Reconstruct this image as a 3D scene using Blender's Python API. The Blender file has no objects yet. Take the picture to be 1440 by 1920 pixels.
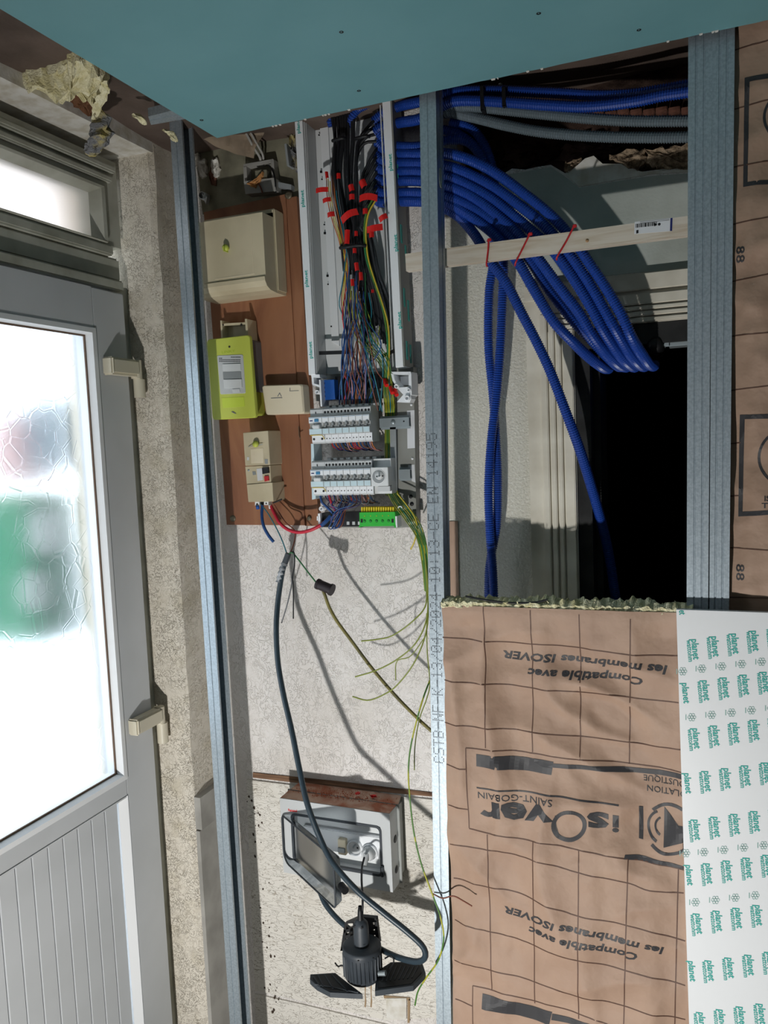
import bpy, bmesh, math, random
from mathutils import Vector, noise
from math import radians, sin, cos, pi

# ------------------------------------------------------------------ camera
CH = 1.72                                   # eye height above the floor
YAW, PIT, ROL, FPX = radians(22.1), radians(4.9), radians(-2.4), 1500.0
FWD = Vector((-sin(YAW)*cos(PIT), cos(YAW)*cos(PIT), -sin(PIT)))
_r = Vector((cos(YAW), sin(YAW), 0)); _u = _r.cross(FWD)
RT = cos(ROL)*_r + sin(ROL)*_u
UP = -sin(ROL)*_r + cos(ROL)*_u
CAM = Vector((0, 0, CH))
sc = bpy.context.scene
cd = bpy.data.cameras.new('camera'); co = bpy.data.objects.new('camera', cd)
sc.collection.objects.link(co); sc.camera = co
from mathutils import Matrix
co.matrix_world = Matrix(((RT.x, UP.x, -FWD.x, 0), (RT.y, UP.y, -FWD.y, 0), (RT.z, UP.z, -FWD.z, CH), (0, 0, 0, 1)))
cd.sensor_fit = 'VERTICAL'; cd.sensor_height = 36.0; cd.lens = FPX/1920*36.0
cd.clip_start = 0.02; cd.clip_end = 100

# ------------------------------------------------------------------ sky, lights, exposure
w = bpy.data.worlds.new('sky'); sc.world = w; w.use_nodes = True
bg = w.node_tree.nodes['Background']; bg.inputs[0].default_value = (0.87, 0.94, 1.0, 1); bg.inputs[1].default_value = 3.4
def point(name, loc, energy, color, size):
    l = bpy.data.lights.new(name, 'POINT'); l.energy = energy; l.color = color; l.shadow_soft_size = size
    o = bpy.data.objects.new(name, l); sc.collection.objects.link(o); o.location = loc; return o
sl_ = bpy.data.lights.new('floor_work_light', 'SPOT'); sl_.energy = 125; sl_.color = (1.0, 0.985, 0.95); sl_.shadow_soft_size = .028
sl_.spot_size = radians(128); sl_.spot_blend = 1.0
so_ = bpy.data.objects.new('floor_work_light', sl_); sc.collection.objects.link(so_); so_.location = (-0.60, 0.0, CH-1.5)
so_.rotation_euler = (Vector((-0.60, 1.85, CH-.72))-Vector(so_.location)).to_track_quat('-Z', 'Y').to_euler()
al = bpy.data.lights.new('room_fill', 'AREA'); al.energy = 2.2; al.color = (0.86, 0.94, 1.0); al.size = 0.9  # added fill light behind the camera, not a lamp of the room
ao = bpy.data.objects.new('room_fill', al); sc.collection.objects.link(ao); ao.location = (-0.3, -1.8, 2.1)
ao.rotation_euler = (Vector((-0.6, 1.8, 1.5)) - Vector((-0.3, -1.8, 2.1))).to_track_quat('-Z', 'Y').to_euler()
sc.view_settings.view_transform = 'Standard'; sc.view_settings.look = 'None'
sc.view_settings.gamma = 1; sc.view_settings.use_curve_mapping = False
sc.view_settings.exposure = 0.0

# ------------------------------------------------------------------ pixel -> place helpers (camera is at CAM)
def ray(x, y): return RT*((x-720)/FPX) - UP*((y-960)/FPX) + FWD
def pY(x, y, D): d = ray(x, y); return CAM + d*(D/d.y)
def pX(x, y, X): d = ray(x, y); return CAM + d*(X/d.x)
def pZ(x, y, Z): d = ray(x, y); return CAM + d*((Z-CH)/d.z)
RND = random.Random(7)

# ------------------------------------------------------------------ materials
def lin(c):
    if isinstance(c, str):
        c = c.lstrip('#'); c = [int(c[i:i+2], 16)/255 for i in (0, 2, 4)]
        return tuple((v/12.92 if v <= .04045 else ((v+.055)/1.055)**2.4) for v in c)
    return tuple(c)
MATS = {}
def mat(name, col, rough=.6, metal=0, col2=None, scale=8, lo=.4, hi=.65, bump=0, bscale=60, dist=0, spec=.4, stretch=None, bdist=.002, detail=4, coat=0):
    m = bpy.data.materials.new(name); m.use_nodes = True; nt = m.node_tree; N = nt.nodes; L = nt.links
    b = N['Principled BSDF']; b.inputs['Roughness'].default_value = rough; b.inputs['Metallic'].default_value = metal
    b.inputs['Specular IOR Level'].default_value = spec; b.inputs['Coat Weight'].default_value = coat
    b.inputs['Base Color'].default_value = (*lin(col), 1)
    tc = N.new('ShaderNodeTexCoord'); mp = N.new('ShaderNodeMapping'); L.new(tc.outputs['Object'], mp.inputs[0])
    if stretch: mp.inputs['Scale'].default_value = stretch
    if col2:
        n = N.new('ShaderNodeTexNoise'); n.inputs['Scale'].default_value = scale; n.inputs['Detail'].default_value = detail
        n.inputs['Distortion'].default_value = dist; L.new(mp.outputs[0], n.inputs['Vector'])
        r = N.new('ShaderNodeValToRGB'); r.color_ramp.elements[0].position = lo; r.color_ramp.elements[1].position = hi
        r.color_ramp.elements[0].color = (*lin(col), 1); r.color_ramp.elements[1].color = (*lin(col2), 1)
        L.new(n.outputs['Fac'], r.inputs[0]); L.new(r.outputs[0], b.inputs['Base Color'])
    if bump:
        n2 = N.new('ShaderNodeTexNoise'); n2.inputs['Scale'].default_value = bscale; n2.inputs['Detail'].default_value = 3
        L.new(mp.outputs[0], n2.inputs['Vector']); bp = N.new('ShaderNodeBump'); bp.inputs['Strength'].default_value = bump
        bp.inputs['Distance'].default_value = bdist; L.new(n2.outputs['Fac'], bp.inputs['Height']); L.new(bp.outputs[0], b.inputs['Normal'])
    MATS[name] = m; return m
def node(m, t, **k):
    n = m.node_tree.nodes.new(t)
    for a, v in k.items(): n.inputs[a].default_value = v
    return n
def worm_bump(m, scale, strength, dist, base=None, dark=None, amt=.06, stains=None, vec=(1, 1, 1)):
    """vermicular relief: thin ridges along iso-lines of a warped noise, plus optional darker colour in the grooves and soft stains"""
    nt = m.node_tree; L = nt.links; b = nt.nodes['Principled BSDF']; tc = [n for n in nt.nodes if n.type == 'TEX_COORD'][0]
    mp = nt.nodes.new('ShaderNodeMapping'); mp.inputs['Scale'].default_value = vec; L.new(tc.outputs['Object'], mp.inputs[0])
    n = node(m, 'ShaderNodeTexNoise', Scale=scale, Detail=1.5, Distortion=1.2); L.new(mp.outputs[0], n.inputs['Vector'])
    a = nt.nodes.new('ShaderNodeMath'); a.operation = 'SUBTRACT'; a.inputs[1].default_value = .5; L.new(n.outputs['Fac'], a.inputs[0])
    c = nt.nodes.new('ShaderNodeMath'); c.operation = 'ABSOLUTE'; L.new(a.outputs[0], c.inputs[0])
    r = nt.nodes.new('ShaderNodeMapRange'); r.inputs[1].default_value = 0; r.inputs[2].default_value = amt; L.new(c.outputs[0], r.inputs[0])
    n3 = node(m, 'ShaderNodeTexNoise', Scale=scale*.23, Detail=2); L.new(mp.outputs[0], n3.inputs['Vector'])
    r3 = nt.nodes.new('ShaderNodeMapRange'); r3.inputs[1].default_value = .44; r3.inputs[2].default_value = .74; L.new(n3.outputs['Fac'], r3.inputs[0])
    mx = nt.nodes.new('ShaderNodeMath'); mx.operation = 'MAXIMUM'; L.new(r.outputs[0], mx.inputs[0]); L.new(r3.outputs[0], mx.inputs[1])
    bp = node(m, 'ShaderNodeBump', Strength=strength, Distance=dist); L.new(mx.outputs[0], bp.inputs['Height']); L.new(bp.outputs[0], b.inputs['Normal'])
    src = b.inputs['Base Color'].links[0].from_socket if b.inputs['Base Color'].links else None
    if dark:
        mc = nt.nodes.new('ShaderNodeMix'); mc.data_type = 'RGBA'
        mc.inputs[6].default_value = (*lin(dark), 1); mc.inputs[7].default_value = b.inputs['Base Color'].default_value
        if src: L.new(src, mc.inputs[7])
        L.new(mx.outputs[0], mc.inputs[0]); L.new(mc.outputs[2], b.inputs['Base Color'])

wallpaper = mat('textured_wallpaper', '#e2dedb', .75, col2='#cfc8c0', scale=5, lo=.5, hi=.85, spec=.2)
worm_bump(wallpaper, 88, .7, .0025, dark='#dcd7d1', amt=.045, vec=(1, 1, .75))
wall_old = mat('old_wall_paint', '#cfc8bb', .8, col2='#bdb4a2', scale=7, spec=.2)
worm_bump(wall_old, 95, 1, .0028, dark='#c0b7a8', amt=.05)
niche_paper = mat('niche_wallpaper', '#d4d2c8', .85, col2='#c6c3b7', scale=170, lo=.3, hi=.5, bump=.8, bscale=190, bdist=.003, spec=.2)
reveal_m = mat('reveal_plaster', '#dcd5c8', .8, col2='#c6bda9', scale=14, lo=.5, hi=.8, spec=.2)
worm_bump(reveal_m, 100, .9, .0025, dark='#cbc1b0', amt=.04)
concrete = mat('painted_concrete', '#bcc1bb', .8, col2='#a5aaa3', scale=5, bump=.3, bscale=120, spec=.2)
plaster_w = mat('white_plaster', '#dcdad4', .8, col2='#c4beb0', scale=30, bump=.3, bscale=150, spec=.2)
rubble = mat('crumbled_plaster', '#a5917a', .95, col2='#6b5b4a', scale=60, bump=1, bscale=140, bdist=.006, spec=.1)
shaded_stone = mat('shaded_masonry', '#4a3a33', .95, col2='#241b18', scale=16, bump=1, bscale=60, bdist=.006, spec=.1)  # dark brown stands in for the weak light in the recess
brick_m = mat('old_brick', '#7a5548', .95, col2='#553a30', scale=40, bump=.8, bscale=120, spec=.1)
mortar_m = mat('dirty_mortar', '#5e5248', .95, bump=.8, bscale=120, spec=.1)
room_m = mat('room_paint', '#7d7972', .9)
floor_m = mat('dusty_concrete_floor', '#8d8880', .9, col2='#6f6a62', scale=6)
darkroom = mat('dark_room_walls', '#1b1a19', .95)  # near-black: the lack of light in there is put into the colour
kraft = mat('kraft_paper', '#ab907d', .6, col2='#9d8270', scale=9, lo=.35, hi=.7, bump=.6, bscale=26, bdist=.006, spec=.3)
kraft_old_shaded = mat('shaded_old_kraft_paper', '#665850', .7, col2='#51463f', scale=8, bump=.5, bscale=25, bdist=.006, spec=.25)  # browner and darker than lit kraft, ceiling cavity shade put into the colour
wool = mat('yellow_glass_wool', '#ece6c4', .95, col2='#d8cf9f', scale=45, bump=.5, bscale=260, bdist=.01, spec=.1)
wool_d = mat('grey_glass_wool', '#77787a', .95, col2='#b9ab70', scale=28, lo=.45, hi=.6, bump=1, bscale=120, bdist=.01, spec=.1)
blueb = mat('blue_plasterboard', '#6f9ea4', .75, col2='#6a9aa0', scale=5, bump=.12, bscale=260, bdist=.001, spec=.25)
board_edge = mat('plaster_core', '#c9c8c2', .9)
steel = mat('galvanised_steel', '#afbbc3', .47, .66, col2='#9fabb4', scale=200, lo=.4, hi=.6, bump=.25, bscale=420, bdist=.0004)
steel_d = mat('bright_steel', '#a9b4b9', .4, .55)
pvc = mat('white_pvc', '#c6c9cc', .42, col2='#bcbfc1', scale=3, spec=.45)
pvc_old = mat('old_painted_frame', '#b2b3a8', .6, col2='#8c8b7c', scale=10, lo=.45, hi=.8, bump=.15, bscale=90, spec=.35)
pvc_white = mat('glazing_bead', '#e4e6e8', .4)
seal = mat('brown_seal', '#6e5a4c', .8)
hinge_m = mat('yellowed_plastic', '#cfc8b4', .45, spec=.5)
board_m = mat('brown_backing_board', '#9a6b4e', .6, col2='#7a4f3a', scale=7, lo=.35, hi=.7, dist=1.5, stretch=(1.6, 1, .35), bump=.1, bscale=50, spec=.3)
beige = mat('aged_beige_plastic', '#ccc0a3', .5, col2='#b9ad90', scale=12, lo=.45, hi=.8, spec=.4)
beige2 = mat('cream_plastic', '#ded2b8', .5, spec=.4)
lime = mat('lime_green_plastic', '#c5cf58', .45, spec=.4)
lime2 = mat('pale_lime_label', '#c9dc4c', .5)
grey_p = mat('pale_grey_plastic', '#c2c5c6', .4)
grey_m = mat('mid_grey_plastic', '#8f9496', .5)
white_p = mat('white_plastic', '#e6e9ec', .38, spec=.5)
white_s = mat('off_white_plastic', '#d7dadb', .45)
blue_w = mat('pale_blue_window', '#c6dbe2', .3)
tgrey = mat('taupe_grey_plastic', '#8a8b86', .5)
dkgrey = mat('dark_grey_rubber', '#3b4147', .5, col2='#333940', scale=30)
black = mat('black_plastic', '#16171a', .5)
blackm = mat('black_cable', '#1b1c20', .45, spec=.4)
bluep = mat('blue_button', '#3f7fa8', .4)
blue_t = mat('blue_terminal', '#1f57a8', .45)
green_t = mat('green_terminal', '#2fae3a', .45)
yell_t = mat('yellow_terminal', '#d8c22a', .45)
red = mat('red_tape', '#d01c18', .4)
red_p = mat('red_plastic', '#b8252a', .45)
hose_b = mat('blue_corrugated_plastic', '#193f94', .36, spec=.5)
hose_g = mat('grey_corrugated_plastic', '#5f6b72', .45, spec=.45)
batten_m = mat('pale_pine', '#d0c7ba', .65, col2='#bfb09c', scale=6, dist=2, stretch=(.6, 6, 9), spec=.25)
print_t = mat('teal_ink', '#2ea79c', .6)
print_g = mat('grey_green_ink', '#8fb3ad', .6)
print_k = mat('charcoal_ink', '#37373a', .55)
print_b = mat('brown_ink', '#5a4034', .6)
ink = mat('black_ink', '#15161a', .6)
ink_bl = mat('navy_ink', '#232a66', .5)
label_w = mat('paper_label', '#d6d8dc', .6)
dust = mat('brick_dust_lid', '#b79a88', .85, col2='#98604a', scale=14, lo=.42, hi=.62, dist=1, bump=.6, bscale=220, spec=.15)
dustp = mat('brick_dust_crumbs', '#a85e42', .95)
WIRE = {k: mat('wire_'+k, c, .42, spec=.45) for k, c in dict(blue='#234b86', red='#c21f38', black='#17181b', brown='#7a4636', orange='#c4703a', green='#2f6b3f', yellow='#c9b23a', gy='#7f8a35', teal='#2b7b8c', pink='#b5848a', grey='#63676b', violet='#3a3560', darkgrey='#2c2f33').items()}
# striped green and yellow earth wire: the stripe runs along the sleeve
def stripe(name, a, b, sc_=60):
    m = mat(name, a, .45); nt = m.node_tree; L = nt.links; bs = nt.nodes['Principled BSDF']
    n = node(m, 'ShaderNodeTexNoise', Scale=sc_, Detail=0); tc = [x for x in nt.nodes if x.type == 'TEX_COORD'][0]
    mp = nt.nodes.new('ShaderNodeMapping'); mp.inputs['Scale'].default_value = (1, 1, .25); L.new(tc.outputs['Object'], mp.inputs[0]); L.new(mp.outputs[0], n.inputs['Vector'])
    r = nt.nodes.new('ShaderNodeValToRGB'); r.color_ramp.interpolation = 'CONSTANT'; r.color_ramp.elements[1].position = .5
    r.color_ramp.elements[0].color = (*lin(a), 1); r.color_ramp.elements[1].color = (*lin(b), 1)
    L.new(n.outputs['Fac'], r.inputs[0]); L.new(r.outputs[0], bs.inputs['Base Color']); return m
WIRE['earth'] = stripe('wire_earth', '#a8a832', '#4d7a35')
WIRE['earthg'] = stripe('wire_earth_green', '#2f7d4a', '#4d7a35')
# frosted pane and smoked lid
def glassy(name, col, rough, ior, crackle=False, col2=None):
    m = mat(name, col, rough, col2=col2, scale=22, lo=.45, hi=.75, dist=1.5); nt = m.node_tree; L = nt.links; b = nt.nodes['Principled BSDF']
    b.inputs['Transmission Weight'].default_value = 1; b.inputs['IOR'].default_value = ior
    if crackle:
        v = nt.nodes.new('ShaderNodeTexVoronoi'); v.feature = 'DISTANCE_TO_EDGE'; v.inputs['Scale'].default_value = 26
        tc = [x for x in nt.nodes if x.type == 'TEX_COORD'][0]; L.new(tc.outputs['Object'], v.inputs['Vector'])
        r = nt.nodes.new('ShaderNodeMapRange'); r.inputs[2].default_value = .06; L.new(v.outputs[0], r.inputs[0])
        bp = node(m, 'ShaderNodeBump', Strength=.12, Distance=.001); L.new(r.outputs[0], bp.inputs['Height']); L.new(bp.outputs[0], b.inputs['Normal'])
    return m
glass_f = glassy('frosted_glass', '#f8fcff', .22, 1.25, True)
glass_s = glassy('ribbed_glass', '#d3cac6', .45, 1.25)
lid_m = glassy('smoked_clear_plastic', '#5f676e', .16, 1.12, col2='#a3abb1')

# ------------------------------------------------------------------ mesh builder
class MB:
    def __init__(s): s.v = []; s.f = []; s.sm = []
    def add(s, vs, fs, smooth=False):
        k = len(s.v); s.v += [tuple(p) for p in vs]; s.f += [tuple(i+k for i in f) for f in fs]; s.sm += [smooth]*len(fs); return s
    def box(s, x0, x1, y0, y1, z0, z1, bev=0):
        if bev:
            q = MB(); q.box(x0, x1, y0, y1, z0, z1); bm = bmesh.new(); vs = [bm.verts.new(p) for p in q.v]
            for f in q.f: bm.faces.new([vs[i] for i in f])
            bmesh.ops.bevel(bm, geom=bm.edges[:], offset=bev, segments=2, affect='EDGES')
            bm.verts.index_update(); s.add([v.co.copy() for v in bm.verts], [[v.index for v in f.verts] for f in bm.faces]); bm.free(); return s
        v = [(x, y, z) for z in (z0, z1) for y in (y0, y1) for x in (x0, x1)]
        return s.add(v, [(0, 2, 3, 1), (4, 5, 7, 6), (0, 1, 5, 4), (2, 6, 7, 3), (0, 4, 6, 2), (1, 3, 7, 5)])
    def prism(s, pts, ext):
        """pts: planar outline (3D), ext: extrusion vector"""
        n = len(pts); a = [Vector(p) for p in pts]; b = [p+Vector(ext) for p in a]
        fs = [tuple(range(n)), tuple(range(2*n-1, n-1, -1))] + [(i, i+n, (i+1) % n+n, (i+1) % n) for i in range(n)]
        return s.add(a+b, fs)
    def tube(s, pts, r, n=8, smooth=True, caps=True, step=None, rf=None, closed=False):
        P = resample(pts, step) if step else [Vector(p) for p in pts]
        m = len(P); T = [(P[min(i+1, m-1)]-P[max(i-1, 0)]).normalized() for i in range(m)]
        up = Vector((0, 0, 1)) if abs(T[0].z) < .9 else Vector((1, 0, 0)); nrm = (up-T[0]*up.dot(T[0])).normalized()
        vs = []; d = 0
        for i in range(m):
            nrm = (nrm-T[i]*nrm.dot(T[i])).normalized(); bn = T[i].cross(nrm)
            if i: d += (P[i]-P[i-1]).length
            rr = rf(i, d, m) if rf else r
            vs += [P[i]+(nrm*cos(2*pi*k/n)+bn*sin(2*pi*k/n))*rr for k in range(n)]
        fs = [(i*n+k, i*n+(k+1) % n, (i+1)*n+(k+1) % n, (i+1)*n+k) for i in range(m-1) for k in range(n)]
        s.add(vs, fs, smooth)
        if caps: s.add(vs[:n], [tuple(range(n-1, -1, -1))]); s.add(vs[-n:], [tuple(range(n))])
        return s
    def cyl(s, a, b, r, n=16, r2=None):
        a, b = Vector(a), Vector(b); return s.tube([a, b], r, n, rf=(lambda i, d, m: r if i == 0 else (r2 if r2 is not None else r)))
    def lathe(s, c, axis, prof, n=24, smooth=True):
        """prof: (radius, distance along axis)"""
        c = Vector(c); ax = Vector(axis).normalized(); up = Vector((0, 0, 1)) if abs(ax.z) < .9 else Vector((1, 0, 0))
        u = ax.cross(up).normalized(); v = ax.cross(u); vs = []
        for r, h in prof: vs += [c+ax*h+(u*cos(2*pi*k/n)+v*sin(2*pi*k/n))*r for k in range(n)]
        fs = [(i*n+k, (i+1)*n+k, (i+1)*n+(k+1) % n, i*n+(k+1) % n) for i in range(len(prof)-1) for k in range(n)]
        return s.add(vs, fs, smooth)
    def build(s, name, m, parent=None, origin=None, **tags):
        xs = [p[0] for p in s.v]; ys = [p[1] for p in s.v]; zs = [p[2] for p in s.v]
        o = Vector(origin) if origin is not None else Vector(((min(xs)+max(xs))/2, (min(ys)+max(ys))/2, min(zs)))
        me = bpy.data.meshes.new(name); me.from_pydata([(p[0]-o.x, p[1]-o.y, p[2]-o.z) for p in s.v], [], s.f)
        me.polygons.foreach_set('use_smooth', s.sm)
        me.materials.append(m)
        bm = bmesh.new(); bm.from_mesh(me); bmesh.ops.recalc_face_normals(bm, faces=bm.faces[:]); bm.to_mesh(me); bm.free()
        ob = bpy.data.objects.new(name, me); sc.collection.objects.link(ob)
        WP[ob.name] = o.copy(); ob.location = o-(WP[parent.name] if parent else Vector())
        ob.parent = parent
        for k, v in tags.items(): ob[k] = v
        return ob
WP = {}
def thing(name, label, cat, loc, group=None):
    o = bpy.data.objects.new(name, None); sc.collection.objects.link(o); o.location = loc; o.empty_display_size = .02
    WP[o.name] = Vector(loc); o['label'] = label; o['category'] = cat
    if group: o['group'] = group
    return o
def one(mb, name, m, label, cat, group=None):
    o = mb.build(name, m); o['label'] = label; o['category'] = cat
    if group: o['group'] = group
    return o
def struct(mb, name, m, parent=None):
    o = mb.build(name, m, parent)
    if not parent: o['kind'] = 'structure'
    return o
def copy_tree(o, delta=Vector(), parent=None, label=None):
    c = o.copy(); sc.collection.objects.link(c); c.parent = parent
    if parent is None: c.location = o.location+Vector(delta)
    if label: c['label'] = label
    for ch in list(o.children): copy_tree(ch, parent=c)
    return c
def resample(pts, step):
    """Catmull-Rom through the points, sampled evenly"""
    P = [Vector(p) for p in pts]
    if len(P) == 2: dense = [P[0].lerp(P[1], i/20) for i in range(21)]
    else:
        Q = [P[0]*2-P[1]]+P+[P[-1]*2-P[-2]]; dense = []
        for i in range(1, len(Q)-2):
            a, b, c, d = Q[i-1:i+3]
            for k in range(24):
                t = k/24; dense.append(.5*((2*b)+(c-a)*t+(2*a-5*b+4*c-d)*t*t+(3*b-a-3*c+d)*t**3))
        dense.append(P[-1])
    out = [dense[0]]; acc = 0; target = step
    for i in range(1, len(dense)):
        seg = (dense[i]-dense[i-1]).length
        while seg > 1e-9 and acc+seg >= target:
            out.append(dense[i-1].lerp(dense[i], (target-acc)/seg)); target += step
        acc += seg
    if (out[-1]-dense[-1]).length > step*.3: out.append(dense[-1])
    return out
def px3(L): return [pY(*p) for p in L]
def wire(name, pts, r, m, label, cat='wire', group=None, parent=None, n=7, step=.008):
    mb = MB().tube(px3(pts) if not isinstance(pts[0], Vector) else pts, r, n, step=step)
    if parent: return mb.build(name, m, parent)
    return one(mb, name, m, label, cat, group)
# flat lettering
_TC = {}
def glyphs(s, bold=0.0, shear=0.0, spacing=1.0):
    k = (s, bold, shear, spacing)
    if k not in _TC:
        c = bpy.data.curves.new('t', 'FONT'); c.body = s; c.offset = bold; c.shear = shear; c.resolution_u = 2; c.space_character = spacing
        o = bpy.data.objects.new('t', c); sc.collection.objects.link(o)
        dg = bpy.context.evaluated_depsgraph_get(); me = o.evaluated_get(dg).to_mesh()
        vs = [(v.co.x, v.co.y) for v in me.vertices]; fs = [tuple(p.vertices) for p in me.polygons]
        o.evaluated_get(dg).to_mesh_clear(); bpy.data.objects.remove(o); bpy.data.curves.remove(c)
        x0 = min(v[0] for v in vs); x1 = max(v[0] for v in vs)
        _TC[k] = ([(v[0]-x0, v[1]) for v in vs], fs, x1-x0)
    return _TC[k]
def ink_text(mb, s, a, b, cap, bold=0.0, shear=0.0, f=None, nrm=Vector((0, -1, 0)), spacing=1.0, flip=1):
    """lettering whose baseline runs from world point a to world point b; cap = capital height in metres"""
    vs, fs, wd = glyphs(s, bold, shear, spacing); a, b = Vector(a), Vector(b); U = (b-a)/wd; V = (b-a).normalized().cross(nrm)*-1*cap/.69*flip
    P = [a+U*x+V*y for x, y in vs]
    if f: P = [f(p) for p in P]
    mb.add(P, fs)
DOT = {'0': '0E11131519110E', '1': '040C040404040E', '2': '0E11010204081F', '3': '0E11010601110E', '4': '02060A121F0202', '5': '1F101E0101110E', '9': '0E11110F01020C', 'C': '0E11101010110E', 'E': '1F10101E10101F', 'N': '11191915131311', 'F': '1F10101E101010', 'K': '11121418141211', '-': '0000001F000000', '/': '01010204081010', ':': '00040400040400', 'S': '0F10100E01011E', 'T': '1F040404040404', 'B': '1E11111E11111E', ' ': '00000000000000'}
def dots(mb, s, a, U, V, sz):
    """dot matrix stencil: a origin, U per column, V per row (up)"""
    c = 0; a = Vector(a)
    for ch in s:
        rows = [int(DOT[ch][i:i+2], 16) for i in range(0, 14, 2)]
        for j, rw in enumerate(rows):
            for i in range(5):
                if rw >> (4-i) & 1:
                    p = a+U*(c+i)+V*(6-j); u = U.normalized()*sz; v = V.normalized()*sz
                    mb.add([p, p+u, p+u+v, p+v], [(0, 1, 2, 3)])
        c += 6
# ------------------------------------------------------------------ the room shell
def W(z): return z+CH                       # height relative to the eye -> world
BW = 1.87                                   # face of the back wall
LW = -1.297                                 # face of the left wall
CEI = W(.80)
f = MB(); f.box(LW-.33, 2.6, -2.6, 7.6, -.06, 0); struct(f, 'floor', floor_m)
# back wall with the old doorway and the broken upper edge
Z0 = W(.236)
jag = [(1300, 317), (1250, 316), (1203, 322), (1167, 309), (1130, 307), (1113, 296), (1097, 300), (1060, 325), (1033, 309), (1007, 313), (985, 318), (960, 316), (947, 324), (925, 330), (900, 326), (870, 334)]
top = [pY(x, y, BW) for x, y in jag]
out = [(-1.45, BW, 0), (-.275, BW, 0), (-.275, BW, Z0), (.56, BW, Z0), (.56, BW, 0), (2.4, BW, 0), (2.4, BW, CEI), (.12, BW, CEI), (.1, BW, W(.57))] + [tuple(p) for p in top] + [(-.56, BW, CEI), (-1.45, BW, CEI)]
m = MB(); m.prism(out, (0, .19, 0)); wb = struct(m, 'wall_back', wallpaper)
m = MB(); m.box(-.62, .2, BW+.07, BW+.21, W(.5), CEI); m.build('upper_masonry', shaded_stone, wb)
# ragged, crumbled render under the recess
def lumpy(mb, poly, D, t, amp, seed, n=9):
    """irregular chunk: outline on plane Y=D with a roughened front"""
    r = random.Random(seed); P = [pY(x, y, D) for x, y in poly]; c = sum(P, Vector())/len(P)
    Q = []
    for i in range(len(P)):
        a, b = P[i], P[(i+1) % len(P)]
        for k in range(4): Q.append(a.lerp(b, k/4)+Vector((r.uniform(-1, 1), 0, r.uniform(-1, 1)))*amp*.35)
    vs = [q+Vector((0, t, 0)) for q in Q]; N_ = len(Q); fs = []
    for ring, s_ in enumerate((1, .82, .55, .25)):
        vs += [c+(q-c)*s_+Vector((0, -noise.noise(q*40+Vector((ring, seed, 0)))*amp, 0)) for q in Q]
    for ring in range(4): fs += [(ring*N_+i, ring*N_+(i+1) % N_, (ring+1)*N_+(i+1) % N_, (ring+1)*N_+i) for i in range(N_)]
    vs.append(c+Vector((0, -amp*.6, 0))); fs += [(4*N_+i, 4*N_+(i+1) % N_, 5*N_) for i in range(N_)]
    mb.add(vs, fs)
for k, poly in enumerate([[(1140, 292), (1175, 280), (1206, 281), (1212, 300), (1200, 318), (1180, 316), (1150, 300)], [(1212, 283), (1250, 274), (1300, 269), (1300, 316), (1240, 315), (1214, 310)], [(1056, 306), (1090, 298), (1078, 312), (1062, 326)]]):
    q = MB(); lumpy(q, poly, BW-.002, .05, .012, k); q.build('rubble_patch', rubble, wb)
q = MB(); q.prism([pY(x, y, BW-.002) for x, y in [(1060, 327), (1080, 312), (1097, 297), (1113, 292), (1130, 307), (1165, 307), (1180, 318), (1205, 322), (1293, 317), (1293, 322), (1222, 326), (1150, 338), (1108, 346), (1086, 350), (1072, 338)]], (0, .002, 0)); q.build('plaster_patch', plaster_w, wb)
# rock lumps, coloured dark for the recess shade, and the flat brick course in the recess
for k, poly in enumerate([[(940, 300), (960, 262), (1010, 262), (1060, 280), (1040, 300), (985, 312)], [(1040, 300), (1060, 272), (1130, 270), (1180, 268), (1150, 290), (1080, 304)], [(860, 330), (870, 280), (940, 262), (955, 300), (930, 326)], [(1100, 262), (1200, 262), (1295, 262), (1295, 270), (1200, 280), (1120, 272)]]):
    q = MB(); lumpy(q, poly, BW+.055, .05, .02, k+10); q.build('stone', shaded_stone if k != 1 else mat('pink_render', '#6d5650', .95, col2='#3b2d29', scale=25, bump=1, bscale=80), wb)
for k in range(9):
    x0 = 1085+k*24; q = MB(); a = pY(x0, 216-k*.9, BW+.045); b = pY(x0+22, 205-k*1.4, BW+.045)
    q.box(a.x, b.x, BW+.045+.004*(k % 3), BW+.11, a.z, b.z, .002); q.build('brick', brick_m, wb)
# painted concrete above the doorway, roughcast panel beside the casing
q = MB(); q.prism([pY(x, y, BW-.0015) for x, y in [(872, 337), (900, 331), (925, 334), (947, 328), (985, 322), (1010, 317), (1033, 313), (1058, 330), (1086, 352), (1150, 341), (1222, 330), (1293, 325), (1330, 330), (1330, 500), (1180, 512), (1000, 532), (962, 490), (880, 430)]], (0, .0015, 0)); q.build('painted_render', concrete, wb)
q = MB(); q.prism([pY(x, y, BW-.0015) for x, y in [(836, 380), (878, 428), (962, 492), (1004, 536), (1000, 700), (1002, 1180), (836, 1180)]], (0, .0015, 0)); q.build('niche_wallpaper', niche_paper, wb)
q = MB(); q.prism([pY(x, y, BW-.004) for x, y in [(834, 978), (858, 977), (861, 1160), (836, 1160)]], (0, .002, 0)); q.build('kraft_scrap', kraft, wb)
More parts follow.
